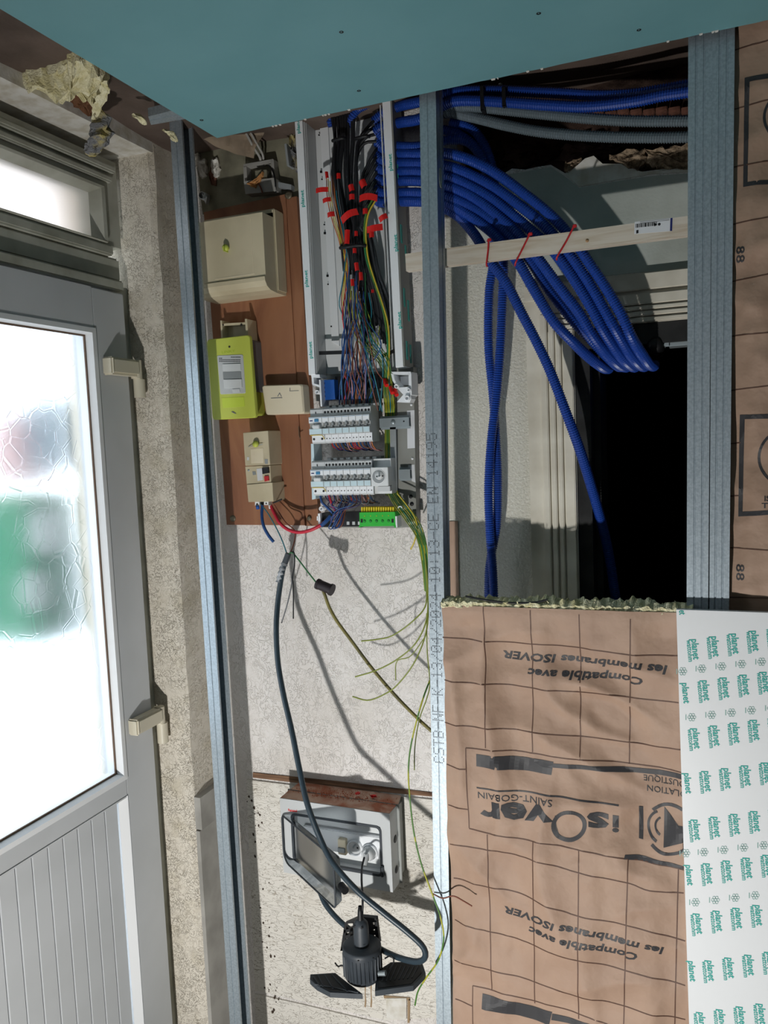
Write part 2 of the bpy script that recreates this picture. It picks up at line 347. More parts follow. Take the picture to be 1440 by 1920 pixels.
# lower board of the wall with its gap, and the old panel below
low = mat('lower_wall_board', '#dcd8d0', .75, col2='#c2baab', scale=6, lo=.55, hi=.85, spec=.2); worm_bump(low, 40, .8, .003, dark='#b8ad9c', amt=.015, vec=(1, 1, 2.5))
q = MB(); q.prism([pY(x, y, BW-.006) for x, y in [(462, 1462), (560, 1474), (700, 1488), (860, 1505), (870, 1905), (723, 1913), (560, 1875), (478, 1857)]], (0, .006, 0)); q.build('lower_board', low, wb)
q = MB(); q.prism([pY(x, y, BW-.005) for x, y in [(478, 1864), (560, 1882), (723, 1921), (890, 1960), (890, 2400), (490, 2400)]], (0, .005, 0)); q.build('lower_board', low, wb)
q = MB(); q.prism([pY(x, y, BW-.004) for x, y in [(474, 1449), (640, 1466), (812, 1487), (813, 1494), (640, 1478), (474, 1458)]], (0, .003, 0)); q.build('split_batten', mat('split_wood', '#8a6a52', .9, col2='#4f382a', scale=40, stretch=(.2, 1, 3)), wb)
# pitted strip down the edge of the lower board
pit = mat('pit_hole', '#3d3026', .95)
q = MB(); r = random.Random(4)
for k in range(46):
    x, y = r.choice([(470, 1475), (478, 1560), (487, 1680), (490, 1765), (500, 1830), (510, 1880)]); x += r.gauss(0, 5)+ (r.random()*12); y += r.uniform(-45, 60); a = pY(x, y, BW-.0068); s_ = r.uniform(.001, .0042)
    q.prism([a+Vector((cos(t)*s_*r.uniform(.6, 1.2), 0, sin(t)*s_*r.uniform(.6, 1.6))) for t in [i*pi/3 for i in range(6)]], (0, .001, 0))
o = q.build('chipped_hole', pit, wb); o['kind'] = 'stuff'
# brown drips under the hanging lamp
q = MB()
for x in (684, 695): q.prism([pY(x+a, b, BW-.0068) for a, b in ((0, 1830), (1.5, 1830), (2, 1850), (1.4, 1862), (2.8, 1878), (1.8, 1889), (-.8, 1888), (.2, 1872), (-.4, 1852))], (0, .0008, 0))
q.build('rust_drip', mat('rust_stain', '#9b8468', .9), wb)
# other walls of the room
m = MB(); m.box(LW-.32, LW, -2.6, .50, 0, CEI+.1); 
# pier between door and corner with an uneven arris
zs = [i*.05 for i in range(52)]
vs = []
for z in zs:
    nx = noise.noise(Vector((0, 3, z*6)))*.010+noise.noise(Vector((5, 3, z*22)))*.004; ny = noise.noise(Vector((9, 1, z*9)))*.005
    vs += [(LW-.32, 1.73, z), (LW-.10, 1.73+ny*.5, z), (LW-.012+nx, 1.73+ny, z), (LW+nx*.6, 1.742+ny, z), (LW+nx*.2, 1.80, z), (LW, BW+.01, z), (LW-.32, BW+.01, z)]
fs = [(i*7+k, i*7+(k+1) % 7, (i+1)*7+(k+1) % 7, (i+1)*7+k) for i in range(len(zs)-1) for k in range(7)]
wl = struct(m, 'wall_left', wall_old)
m = MB(); m.add(vs, fs); m.build('door_reveal', reveal_m, wl)
m = MB(); m.box(LW-.32, LW, .50, 1.74, W(.757), CEI+.1); m.build('lintel', plaster_w, wl)
a = pX(362, 1502, LW+.012); q = MB(); q.box(LW, LW+.012, 1.738, BW-.002, .0, a.z-.095); q.build('wainscot_board', mat('grey_wainscot', '#a9a7a2', .6, col2='#8f8d88', scale=9), wl)
q = MB(); q.box(LW, LW+.020, 1.738, BW-.002, a.z-.09, a.z); q.build('wainscot_rail', MATS['grey_wainscot'], wl)
m = MB(); m.box(2.3, 2.5, -2.6, BW, 0, CEI); struct(m, 'wall_right', room_m)
m = MB(); m.box(LW-.3, 2.5, -2.7, -2.5, 0, CEI); struct(m, 'wall_front', room_m)
# old ceiling: kraft faced insulation above the boards
m = MB(); nx_, ny_ = 60, 70; vs = []
for j in range(ny_+1):
    for i in range(nx_+1):
        x = LW-.02+(3.8)*i/nx_; y = -2.6+(4.72)*j/ny_
        vs.append((x, y, CEI-.012+noise.noise(Vector((x*3, y*3, 0)))*.018))
m.add(vs, [(j*(nx_+1)+i, j*(nx_+1)+i+1, (j+1)*(nx_+1)+i+1, (j+1)*(nx_+1)+i) for j in range(ny_) for i in range(nx_)], True)
m.box(LW-.34, 2.55, -2.65, 2.12, CEI+.02, CEI+.08); struct(m, 'ceiling', kraft_old_shaded)
# unlit room behind the doorway
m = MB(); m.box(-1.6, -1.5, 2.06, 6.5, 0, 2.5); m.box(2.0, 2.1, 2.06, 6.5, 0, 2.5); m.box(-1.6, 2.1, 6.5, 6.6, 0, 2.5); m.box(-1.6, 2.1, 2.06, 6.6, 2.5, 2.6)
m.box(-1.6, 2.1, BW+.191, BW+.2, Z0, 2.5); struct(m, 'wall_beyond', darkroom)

# ------------------------------------------------------------------ casing of the old doorway (door_2)
cas = mat('cream_casing', '#dedacd', .6, col2='#c6c0b1', scale=9, spec=.3)
d2 = bpy.data.objects.new('door_2', None); sc.collection.objects.link(d2); d2.location = (-.275, BW, 0); WP['door_2'] = Vector((-.275, BW, 0)); d2['kind'] = 'structure'
q = MB(); q.box(-.384, -.352, BW-.012, BW, 0, W(.345)); q.build('casing_board', cas, d2)
q = MB(); q.box(-.352, -.275, BW-.016, BW, 0, W(.236)); q.build('casing_board', cas, d2)
HR = ((.276, .299), (.264, .273), (.251, .261), (.238, .248)); SR = ((-.350, -.335), (-.331, -.319), (-.315, -.304), (-.300, -.277))
for (x0, x1), (z0, z1) in zip(SR, HR):
    q = MB(); q.box(x0, x1, BW-.026, BW-.012, 0, W(z0)+.0, .002); q.build('casing_rib', cas, d2)
q = MB(); q.box(-.352, .64, BW-.012, BW, W(.236), W(.345)); q.build('casing_board', cas, d2)
q = MB(); q.box(-.384, .66, BW-.022, BW-.012, W(.307), W(.343), .002); q.build('casing_rib', cas, d2)
for (x0, x1), (z0, z1) in zip(SR, HR):
    q = MB(); q.box(x0, .63, BW-.026, BW-.012, W(z0), W(z1), .002); q.build('casing_rib', cas, d2)
blackj = mat('sooty_black_jamb', '#2c2d2e', .8, col2='#191a1b', scale=14, bump=.5, bscale=60)
q = MB(); q.box(-.275, -.243, BW-.01, BW+.06, 0, W(.236)); q.box(-.243, -.228, BW+.05, BW+.17, 0, W(.19)); q.build('door_jamb', blackj, d2)
q = MB(); q.box(-.275, .56, BW-.012, BW+.06, W(.192), W(.237)); q.build('door_head', blackj, d2)
q = MB(); q.box(.53, .56, BW-.01, BW+.17, 0, W(.2)); q.build('door_jamb', blackj, d2)
a = pY(1246, 652, BW+.02); b = pY(1296, 636, BW+.02)
q = MB(); q.box(a.x, b.x, BW-.0, BW+.05, a.z, a.z+.012, .002); q.box(a.x, a.x+.012, BW-.002, BW+.05, a.z, b.z, .002); q.box(a.x+.02, b.x, BW-.006, BW+.03, a.z+.018, b.z+.004, .002); q.build('steel_latch_bracket', steel_d, d2)
q = MB(); q.lathe((a.x-.018, BW-.02, a.z+.004), (0, 1, 0), [(0, 0), (.012, 0), (.017, .008), (.017, .07)], 18); q.build('closer_hub', black, d2)

# ------------------------------------------------------------------ the glazed entrance door (door_1) with its transom light
XF = -1.37
def dempty(name, loc):
    o = bpy.data.objects.new(name, None); sc.collection.objects.link(o); o.location = loc; WP[name] = Vector(loc); o['kind'] = 'structure'; return o
d1 = dempty('door_1', (XF, 1.2, 0))
Y0 = .86                                     # lock edge of the leaf, outside the picture
gT, gB, gR, gL = W(.302), W(-.815), 1.563, .98
q = MB(); q.box(XF-.07, XF, gR, 1.68, .0, W(.405), .003); q.box(XF-.07, XF, Y0, gL, .0, W(.405), .003)
q.box(XF-.07, XF, gL, gR, gT, W(.405), .0); q.box(XF-.07, XF, gL, gR, W(-.867), gB); q.box(XF-.07, XF, gL, gR, 0, W(-1.50)); q.build('door_leaf', pvc, d1)
def ring(mb, xa, ra, xb, rb):
    """sloping frame between rectangle ra=(y0,y1,z0,z1) at xa and rb at xb"""
    A = [(xa, ra[0], ra[2]), (xa, ra[1], ra[2]), (xa, ra[1], ra[3]), (xa, ra[0], ra[3])]; B = [(xb, rb[0], rb[2]), (xb, rb[1], rb[2]), (xb, rb[1], rb[3]), (xb, rb[0], rb[3])]
    mb.add(A+B, [(i, (i+1) % 4, (i+1) % 4+4, i+4) for i in range(4)])
def ringbox(mb, x0, x1, o, i):
    for (a, b, c, d) in ((o[0], i[0], o[2], o[3]), (i[1], o[1], o[2], o[3]), (i[0], i[1], o[2], i[2]), (i[0], i[1], i[3], o[3])): mb.box(x0, x1, a, b, c, d)
q = MB(); R1 = (gL, gR, gB, gT); R2 = (gL+.010, gR-.010, gB+.009, gT-.008); R3 = (gL+.016, gR-.015, gB+.013, gT-.012)
ring(q, XF+.003, (R1[0]-.004, R1[1]+.004, R1[2]-.004, R1[3]+.004), XF+.004, R2); ring(q, XF+.004, R2, XF-.012, R3); ring(q, XF-.012, R3, XF-.045, R3); q.build('glazing_bead', pvc_white, d1)
q = MB(); S2 = tuple(v+d for v, d in zip(R3, (-.003, .003, -.003, .003))); ringbox(q, XF-.018, XF-.014, S2, tuple(v+d for v, d in zip(R3, (.004, -.004, .004, -.004)))); q.build('glazing_seal', seal, d1)
q = MB(); q.box(XF-.022, XF-.018, gL+.01, gR-.012, gB+.01, gT-.01); q.build('glass_pane', glass_f, d1)
# lower panel of narrow upright boards
q = MB(); P1 = (gL, 1.552, W(-1.50), W(-.866)); ring(q, XF+.002, (gL, 1.563, W(-1.51), W(-.862)), XF-.014, (gL, 1.545, W(-1.5), W(-.874))); q.build('panel_moulding', pvc_white, d1)
yk = 1.545; k = 0
while yk > gL:
    q = MB(); q.box(XF-.035, XF-.016, max(gL, yk-.0462), yk-.0022, W(-1.505), W(-.868), .0016); q.build('panel_board', pvc, d1); yk -= .0462
# fixed frame, transom bar and transom light
q = MB(); q.box(XF-.10, XF-.030, 1.672, 1.732, 0, W(.43)); q.box(XF-.09, XF-.075, 1.64, 1.68, 0, W(.43)); q.box(XF-.10, XF-.03, Y0-.06, Y0+.02, 0, W(.43)); q.box(XF-.09, XF-.004, Y0-.05, 1.69, W(.412), W(.438), .004)
q.box(XF-.09, XF-.02, Y0-.05, 1.70, W(.438), W(.497), .006); q.box(XF-.09, XF-.008, Y0-.05, 1.665, W(.497), W(.522), .004)
t_o = (Y0-.05, 1.70, W(.522), W(.735)); t_i = (Y0+.02, 1.632, W(.528), W(.654)); ringbox(q, XF-.09, XF-.014, t_o, t_i); q.build('door_frame', pvc_old, d1)
q = MB(); ring(q, XF-.004, (Y0, 1.642, W(.526), W(.660)), XF-.006, (Y0+.01, 1.632, W(.528), W(.654))); ring(q, XF-.006, (Y0+.01, 1.632, W(.528), W(.654)), XF-.030, (Y0+.03, 1.612, W(.531), W(.642)))
ring(q, XF-.014, (Y0, 1.645, W(.524), W(.663)), XF-.004, (Y0, 1.642, W(.526), W(.660))); q.build('transom_bead', pvc_old, d1)
q = MB(); q.box(XF-.02, XF-.002, Y0-.05, 1.672, W(.676), W(.692), .004); q.box(XF-.02, XF+.004, Y0-.05, 1.68, W(.700), W(.716), .004); q.build('frame_moulding', pvc_old, d1)
q = MB(); q.box(XF-.036, XF-.031, Y0+.01, 1.625, W(.525), W(.650)); q.build('transom_pane', glass_s, d1)
q = MB(); q.box(XF-.2, XF-.06, Y0-.2, 1.73, W(.70), W(.757)); q.box(LW-.32, LW-.2, .5, .80, 0, W(.757)); q.box(LW-.13, LW-.09, .5, .82, 0, W(.757)); q.build('frame_packing', reveal_m, d1)
# hinges: a capped arm on the leaf and the knuckle below it
for (zt, zb, zp) in ((.238, .196, .144), (-.672, -.712, -.772)):
    h = MB(); h.box(XF, XF+.030, 1.588, 1.690, W(zb), W(zt), .006); hh = h.build('hinge', hinge_m, d1)
    q = MB(); q.box(XF-.001, XF+.031, 1.583, 1.594, W(zb)-.001, W(zt)+.001, .004); q.build('hinge_cap', hinge_m, hh)
    q = MB(); q.cyl((XF+.014, 1.692, W(zb)-.004), (XF+.014, 1.692, W(zt)-.0), .014, 18); q.cyl((XF+.014, 1.700, W(zp)), (XF+.014, 1.700, W(zb)-.006), .0145, 18); q.cyl((XF+.014, 1.696, W(zb)-.007), (XF+.014, 1.696, W(zb)-.003), .012, 14); q.build('hinge_knuckle', hinge_m, hh)

# ------------------------------------------------------------------ outside, seen blurred through the door glass
gm = mat('paving', '#dfe2e6', .9)
m = MB(); m.box(-14, LW-.34, -8, 14, -.1, -.04); struct(m, 'ground_outside', gm)
def outbox(name, x, pa, pb, depth, m_, label, cat):
    a = pX(*pa, x); b = pX(*pb, x); t = thing(name, label, cat, (x, (a.y+b.y)/2, min(a.z, b.z)))
    q = MB(); y0, y1 = sorted((a.y, b.y)); z0, z1 = sorted((a.z, b.z)); q.box(x-depth, x, y0, y1, z0, z1, .02); q.build('body', m_, t); return t, y0, y1, z0, z1
t, y0, y1, z0, z1 = outbox('garden_bin', -2.3, (48, 930), (166, 1180), .5, mat('green_bin_plastic', '#12704e', .6), 'blurred green bin outside behind the frosted door glass', 'bin')
for pa, pb in (((58, 960), (110, 1035)), ((42, 1075), (90, 1140))):
    a = pX(*pa, -2.29); b = pX(*pb, -2.29); q = MB(); q.box(-2.31, -2.28, a.y, b.y, b.z, a.z, .02); q.build('label_plate', white_p, t)
t, *_ = outbox('brick_planter', -3.3, (40, 770), (118, 905), .3, mat('pinkish_brick', '#9a6a66', .9), 'blurred reddish shape outside behind the frosted door glass', 'planter')
t, *_ = outbox('dark_shrub_pot', -3.0, (118, 740), (160, 880), .3, mat('dark_teal_shape', '#3b5560', .9), 'blurred dark grey shape outside, right of the reddish one', 'pot')
# ------------------------------------------------------------------ blue ceiling board
t = thing('plasterboard', 'large blue-green water-resistant plasterboard screwed up as the ceiling', 'plasterboard', (.2, 1.03, W(.715)))
def edge_pts():
    P = []
    for i in range(81):
        x = -1.04+2.5*i/80; P.append((x, 1.637+noise.noise(Vector((x*40, 0, 0)))*.0025))
    return P
m = MB(); ep = edge_pts(); m.prism([(-1.04, .44, W(.715)), (1.46, .44, W(.715))]+[(x, y, W(.715)) for x, y in reversed(ep)], (0, 0, .013)); m.build('board', blueb, t)
for (x, y) in ((378, 225), (673, 170), (1198, 56), (640, 60), (1010, 25), (938, 158)):
    p = pZ(x, y, W(.715)); q = MB(); q.lathe((p.x, p.y, W(.715)+.001), (0, 0, -1), [(.0042, 0), (.0040, .0016), (.0015, .0010), (0, .0005)], 12); q.build('screw', black, t)
q = MB(); r = random.Random(3)
for k in range(46):
    i = r.randrange(4, 78); x, y = ep[i]; s_ = r.uniform(.0012, .0035); x += r.uniform(-.01, .01)
    if x > .3: continue
    q.add([(x-s_, y-.004, W(.7145)), (x+s_, y-.005, W(.7143)), (x+s_*.6, y+.0015, W(.7135)), (x-s_*.8, y+.001, W(.713))], [(0, 1, 2, 3)])
o = q.build('torn_paper_edge', board_edge, t); o['kind'] = 'stuff'

# ------------------------------------------------------------------ studs
def chan(mb, x0, y0, wd, dp, bot, topz, lean=(0, 0), lip=.006, th=.0009, side='right', grooves=2, opened=False):
    """C section: grooved front flange of width wd, web of depth dp on one side, back flange"""
    s_ = 1 if side == 'right' else -1
    fx = [0]; g = wd/(grooves+1) if grooves else wd
    prof = [(-wd, lip)] + [(-wd, 0)]
    for k in range(grooves):
        c = -wd+g*(k+1); prof += [(c-.0018, 0), (c-.0008, .0016), (c+.0008, .0016), (c+.0018, 0)]
    prof += [(0, 0), (0, dp*.28), (-.0015, dp*.33), (-.0015, dp*.67), (0, dp*.72), (0, dp), (-wd, dp), (-wd, dp-lip)]
    inner = [(x-(th if abs(x) < .003 else (-th if abs(x+wd) < 1e-6 else 0)), y+(th if y < dp*.5 and abs(x) > .003 and abs(x+wd) > 1e-6 else (-th if y >= dp*.9 else (th if y < .003 else 0)))) for x, y in prof]
    loop = prof+inner[::-1]
    if opened: loop = [(-wd-x, y) for x, y in loop]
    lo = [(x0+s_*x, y0+y, bot) for x, y in loop]; hi = [(x0+s_*x+lean[0], y0+y+lean[1], topz) for x, y in loop]; n = len(loop)
    mb.add(lo+hi, [(i, (i+1) % n, (i+1) % n+n, i+n) for i in range(n)])
def stud(name, pt, pb, D, wd, dp, label, side='right', grooves=1, holes=(), group=None, opened=False):
    a = pY(*pt, D); b = pY(*pb, D)                     # right front corner, top and bottom
    k = (a.x-b.x)/(a.z-b.z); tz = W(.79); bz = 0.003; xb = b.x+k*(bz-b.z); xt = b.x+k*(tz-b.z)
    t = thing(name, label, 'stud', (xb, D, 0)); 
    if group: t['group'] = group
    m = MB(); chan(m, xb, D, wd, dp, bz, tz, lean=(xt-xb, 0), side=side, grooves=grooves, opened=opened); m.build('channel', steel, t)
    return t, lambda z: xb+(xt-xb)*(z-bz)/(tz-bz)
sA, fA = stud('metal_stud', (343, 275), (451, 1909), 1.66, .034, .048, 'galvanised steel stud between the door wall and the brown board', opened=True)
sB, fB = stud('metal_stud', (817, 180), (846, 1920), 1.66, .036, .048, 'galvanised steel stud beside the electrical panel with a dotted standard stamp')
sC, fC = stud('metal_stud', (1336, 52), (1330, 1140), 1.66, .0415, .048, 'left one of two steel studs set back to back by the right insulation', grooves=2)
sD, fD = stud('metal_stud', (1378, 45), (1367, 1140), 1.66, .0375, .048, 'right one of two steel studs set back to back by the right insulation', grooves=2)
# oval service hole in the web of the middle stud, seen as a pale slot
z = pY(823, 330, 1.67).z; x = fB(z)
q = MB(); q.lathe((x-.0005, 1.684, z), (1, 0, 0), [(.0, 0), (.0085, 0), (.0085, .0006), (.0098, .0012), (.0098, 0)], 24)
q.v = [(a, b, z+(c-z)*2.1) for a, b, c in q.v]; q.build('service_hole', concrete, sB)
# dotted stamp up the face, straddling the groove
txt = 'CSTB-NF-K-13/04/2024-10:13-CE EN 14195'; a = pY(836, 1432, 1.6595); b = pY(822, 808, 1.6595); n = len(txt)*6
U = (b-a)/n; V = Vector((-1, 0, 0))*.0038; q = MB(); dots(q, txt, a+Vector((-.004, -.0003, 0)), U, V, .0019); o = q.build('stamped_lettering', ink, sB); o['kind'] = 'stuff'

# floor and head channel pieces near the left corner
q = MB(); A_ = [pZ(*p, W(.735)) for p in ((278, 219), (322, 208), (352, 222), (283, 234))]; q.prism(A_, (0, 0, .0008)); q.prism([A_[3], A_[2], A_[2]+Vector((.001, .001, 0)), A_[3]+Vector((.001, .001, 0))], (0, 0, .018)); q.prism([A_[0], A_[1], A_[1]+Vector((.001, -.001, 0)), A_[0]+Vector((.001, -.001, 0))], (0, 0, .018)); q.prism([A_[0].lerp(A_[3], .45), A_[1].lerp(A_[2], .45), A_[1].lerp(A_[2], .52), A_[0].lerp(A_[3], .52)], (0, 0, -.001))
one(q, 'ceiling_furring_channel', steel, 'short steel furring channel sticking out from under the blue ceiling board', 'channel')

# ------------------------------------------------------------------ kraft faced insulation
def fold(p, seed, amp):
    x, z = p.x, p.z; n = noise.noise
    v = n(Vector((x*3.2, z*2.2, seed)))*.9 + n(Vector((x*26, z*5, seed+1)))*.10
    wx = x+n(Vector((x*4, z*4, seed+6)))*.06; wz = z+n(Vector((x*4, z*4, seed+7)))*.06
    v += abs(n(Vector((wx*9, wz*2.4, seed+3))))*-.75 + abs(n(Vector((wx*4+wz*5, wz*8-wx*2, seed+5))))*-.75
    k_ = max(0, n(Vector((x*2.2, z*2.2, seed+11)))+.25); v += abs(n(Vector((wx*20-wz*8, wz*14+wx*7, seed+2))))*-.45*k_
    return v*amp
    v += abs(n(Vector((x*7+z*3, z*5, seed+4))))*-.8 + abs(n(Vector((x*13-z*6, z*11+x*4, seed+8))))*-.55 + abs(n(Vector((x*24+z*9, z*17-x*8, seed+2))))*-.28*(1+n(Vector((x*2, z*2, 5)))*1.5)
    return v*amp
def kraft_panel(name, TL, TR, BL, BR, D, thick, amp, seed, label, gx=1/90, prints=None, grid=None):
    a, b, c, d = (pY(*p, D) for p in (TL, TR, BL, BR))
    t = thing(name, label, 'insulation', ((c.x+d.x)/2, D, max(0, min(c.z, d.z))))
    def fr(u, v):                                     # u right, v down
        l = a.lerp(c, v); r_ = b.lerp(d, v); return l.lerp(r_, u)
    def disp(p):
        e = min(1, max(0, (p.x-a.x)/.03))
        tp = min(1, max(.25, (a.z-p.z)/.05)); return Vector((p.x, min(D+.024, D-.010-fold(p, seed, amp)*tp-.003*e), p.z))
    nu = max(4, int((b.x-a.x)/.007)); nv = max(4, int((a.z-c.z)/.007)); m = MB()
    vs = [disp(fr(i/nu, j/nv)) for j in range(nv+1) for i in range(nu+1)]
    m.add(vs, [(j*(nu+1)+i, j*(nu+1)+i+1, (j+1)*(nu+1)+i+1, (j+1)*(nu+1)+i) for j in range(nv) for i in range(nu)], True)
    o = m.build('kraft_facing', kraft, t)
    # wool slab behind with a fuzzy top
    m = MB(); nu2 = 160; rows = []
    for (yo, zo, am) in ((.030, -.035, .002), (-.008, -.002, .003), (-.006, .007, .004), (.006, .013, .006), (thick*.5, .015, .008), (thick, .008, .006)):
        rows.append([Vector((fr(i/nu2, 0).x+noise.noise(Vector((i*.5, yo*90, 3)))*.002, D+yo+noise.noise(Vector((i*.37, yo*50, 1)))*.004, fr(i/nu2, 0).z+zo+noise.noise(Vector((i*.31, yo*70, 7)))*am*1.6)) for i in range(nu2+1)])
    vs = [p for r_ in rows for p in r_]+[Vector((fr(i/nu2, 0).x, D+thick, c.z)) for i in range(nu2+1)]+[Vector((fr(i/nu2, 1).x, D+.034, c.z)) for i in range(nu2+1)]
    R = len(rows)+2; fs = [(j*(nu2+1)+i, j*(nu2+1)+i+1, ((j+1) % R)*(nu2+1)+i+1, ((j+1) % R)*(nu2+1)+i) for j in range(R) for i in range(nu2)]
    fs += [tuple(j*(nu2+1) for j in range(R)), tuple(j*(nu2+1)+nu2 for j in range(R))]
    m.add(vs, fs); m.build('wool_slab', wool, t)
    # loose tufts along the top edge
    m = MB(); r = random.Random(seed)
    for k in range(220):
        p = fr(r.random(), 0)+Vector((0, r.uniform(-.010, thick), r.uniform(-.004, .012))); q_ = p+Vector((r.gauss(0, .007), r.gauss(0, .004), r.uniform(-.002, .007)))
        s_ = r.uniform(.0008, .003); m.add([p+Vector((-s_, 0, -s_)), p+Vector((s_, -s_, 0)), q_, p+Vector((0, s_, s_))], [(0, 1, 2), (1, 3, 2), (3, 0, 2)])
    o = m.build('loose_tufts', wool, t); o['kind'] = 'stuff'
    return t, fr, disp
def subdivided(mb, disp, mx=.012, lift=.0008):
    """fit flat lettering to the folded paper"""
    out = MB(); bm = bmesh.new(); vs = [bm.verts.new(p) for p in mb.v]
    for f_ in mb.f:
        try: bm.faces.new([vs[i] for i in f_])
        except ValueError: pass
    bmesh.ops.triangulate(bm, faces=bm.faces[:])
    for _ in range(7):
        es = [e for e in bm.edges if e.calc_length() > mx]
        if not es: break
        bmesh.ops.subdivide_edges(bm, edges=es, cuts=1); bmesh.ops.triangulate(bm, faces=bm.faces[:])
    bm.verts.index_update(); out.add([disp(v.co)+Vector((0, -lift, 0)) for v in bm.verts], [[v.index for v in f_.verts] for f_ in bm.faces]); bm.free(); return out
def bar(mb, pts, D): mb.add([pY(x, y, D) for x, y in pts], [tuple(range(len(pts)))])
def rib(mb, pts, D, wpx=2.0):
    P = resample([pY(x, y, D) for x, y in pts], .01) if len(pts) > 2 else [pY(*pts[0], D).lerp(pY(*pts[1], D), i/30) for i in range(31)]; h = wpx*.00055
    for i in range(len(P)-1):
        d = (P[i+1]-P[i]).normalized(); nn = Vector((-d.z, 0, d.x))*h; mb.add([P[i]-nn, P[i+1]-nn, P[i+1]+nn, P[i]+nn], [(0, 1, 2, 3)])
def arcb(mb, c, rx, a0, a1, wpx, D, n=40, k=1.0):
    o_ = []; i_ = []
    for j in range(n+1):
        t_ = a0+(a1-a0)*j/n; o_.append(pY(c[0]+cos(t_)*rx, c[1]-sin(t_)*rx*k, D)); i_.append(pY(c[0]+cos(t_)*(rx-wpx), c[1]-sin(t_)*(rx-wpx)*k, D))
    for j in range(n): mb.add([o_[j], o_[j+1], i_[j+1], i_[j]], [(0, 1, 2, 3)])
DI = 1.655
insu, fr, disp = kraft_panel('insulation_slab', (829, 1133), (1300, 1148), (852, 1960), (1318, 1960), DI, .045, .034, 2, 'kraft-faced glass wool slab printed upside down, beside the white trunking board')
def P(x, y): return pY(x, y, DI)
b = MB()
# grid: uprights then slanting cross lines
for pts in ([(908, 1136), (912, 1400)], [(996, 1142), (997, 1413)], [(1087, 1150), (1086, 1428)], [(1183, 1158), (1178, 1440)], [(916, 1560), (922, 1856)], [(1001, 1574), (1003, 1880)], [(1086, 1592), (1086, 1905)], [(1178, 1611), (1170, 1925)], [(1272, 1629), (1265, 1930)]): rib(b, pts, DI)
for pts in ([(829, 1196), (908, 1203), (996, 1209), (1087, 1216), (1183, 1227), (1275, 1228)], [(832, 1276), (912, 1283), (996, 1293), (1087, 1301), (1178, 1310), (1275, 1318)], [(834, 1354), (912, 1364), (1000, 1375), (1087, 1386), (1178, 1398), (1278, 1407)], [(838, 1432), (876, 1438)], [(842, 1507), (880, 1515)], [(845, 1580), (918, 1590), (1001, 1607), (1086, 1632), (1178, 1652), (1215, 1665), (1282, 1670)], [(848, 1651), (918, 1660), (960, 1668), (1050, 1697), (1086, 1710), (1178, 1728), (1285, 1758)], [(851, 1728), (918, 1746), (1001, 1770), (1086, 1790), (1178, 1813), (1285, 1838)], [(852, 1800), (922, 1818), (1001, 1838), (1086, 1860), (1170, 1880), (1285, 1910)], [(854, 1872), (886, 1884)]): rib(b, pts, DI)
for pts in ([(876, 1399), (880, 1515), (881, 1550)], [(876, 1399), (960, 1410), (1060, 1424), (1160, 1437), (1280, 1453)], [(881, 1551), (960, 1566), (1060, 1585), (1160, 1606), (1282, 1629)], [(886, 1849), (889, 1950)], [(886, 1849), (980, 1870), (1100, 1900), (1180, 1930)]): rib(b, pts, DI)
o = subdivided(b, disp); o.build('printed_grid', print_b, insu)
b = MB()
bar(b, [(895, 1411), (1037, 1430), (1033, 1455), (895, 1434)], DI); bar(b, [(1034, 1433), (1282, 1456), (1282, 1466), (1036, 1441)], DI)
bar(b, [(905, 1862), (1036, 1895), (1030, 1920), (905, 1887)], DI); bar(b, [(1036, 1898), (1120, 1915), (1120, 1924), (1034, 1910)], DI)
ink_text(b, 'Compatible avec', P(1205, 1271), P(987, 1256), .0165, bold=.03, shear=.18)
ink_text(b, 'les membranes ISOVER', P(1252, 1247), P(940, 1224), .0165, bold=.03, shear=.18)
ink_text(b, 'Compatible avec', P(1196, 1780), P(992, 1734), .0165, bold=.03, shear=.18)
ink_text(b, 'les membranes ISOVER', P(1246, 1769), P(947, 1697), .0165, bold=.03, shear=.18)
ink_text(b, 'SAINT-GOBAIN', P(1036, 1498), P(898, 1481), .0145, bold=.004)
ink_text(b, 'ISOLATION', P(1300, 1488), P(1212, 1479), .0115, bold=.004)
ink_text(b, 'ACOUSTIQUE', P(1310, 1472), P(1205, 1461), .0115, bold=.004)
rib(b, [(896, 1473), (1030, 1491), (1160, 1513)], DI, 3)
ink_text(b, 'i', P(1160, 1535), P(1147, 1533), .036, bold=.03); ink_text(b, 's', P(1140, 1530), P(1100, 1525), .045, bold=.035)
ink_text(b, 'ver', P(1036, 1512), P(900, 1500), .047, bold=.035)
arcb(b, (1067, 1548), 33, 0, 2*pi, 8, DI, k=.88)
rib(b, [(1042, 1528), (1038, 1545), (1046, 1566)], DI, 1.5); rib(b, [(1046, 1526), (1042, 1545), (1050, 1570)], DI, 1.5)
# loudspeaker mark in its ring
bar(b, [(1197, 1517), (1205, 1518), (1205, 1579), (1197, 1577)], DI); arcb(b, (1254, 1556), 47, .95, 2.35, 6, DI, k=1.0); arcb(b, (1254, 1556), 48, 3.9, 5.5, 6, DI, k=1.0)
bar(b, [(1245, 1517), (1272, 1548), (1290, 1549), (1290, 1574), (1272, 1572), (1244, 1590)], DI)
arcb(b, (1246, 1554), 34, 2.05, 4.2, 5, DI, k=1); arcb(b, (1246, 1554), 20, 2.05, 4.2, 4, DI, k=1)
bar(b, [(1172, 1602), (1192, 1604), (1282, 1622), (1282, 1628), (1240, 1621), (1170, 1609)], DI)
o = subdivided(b, disp); o.build('printed_lettering', print_k, insu)
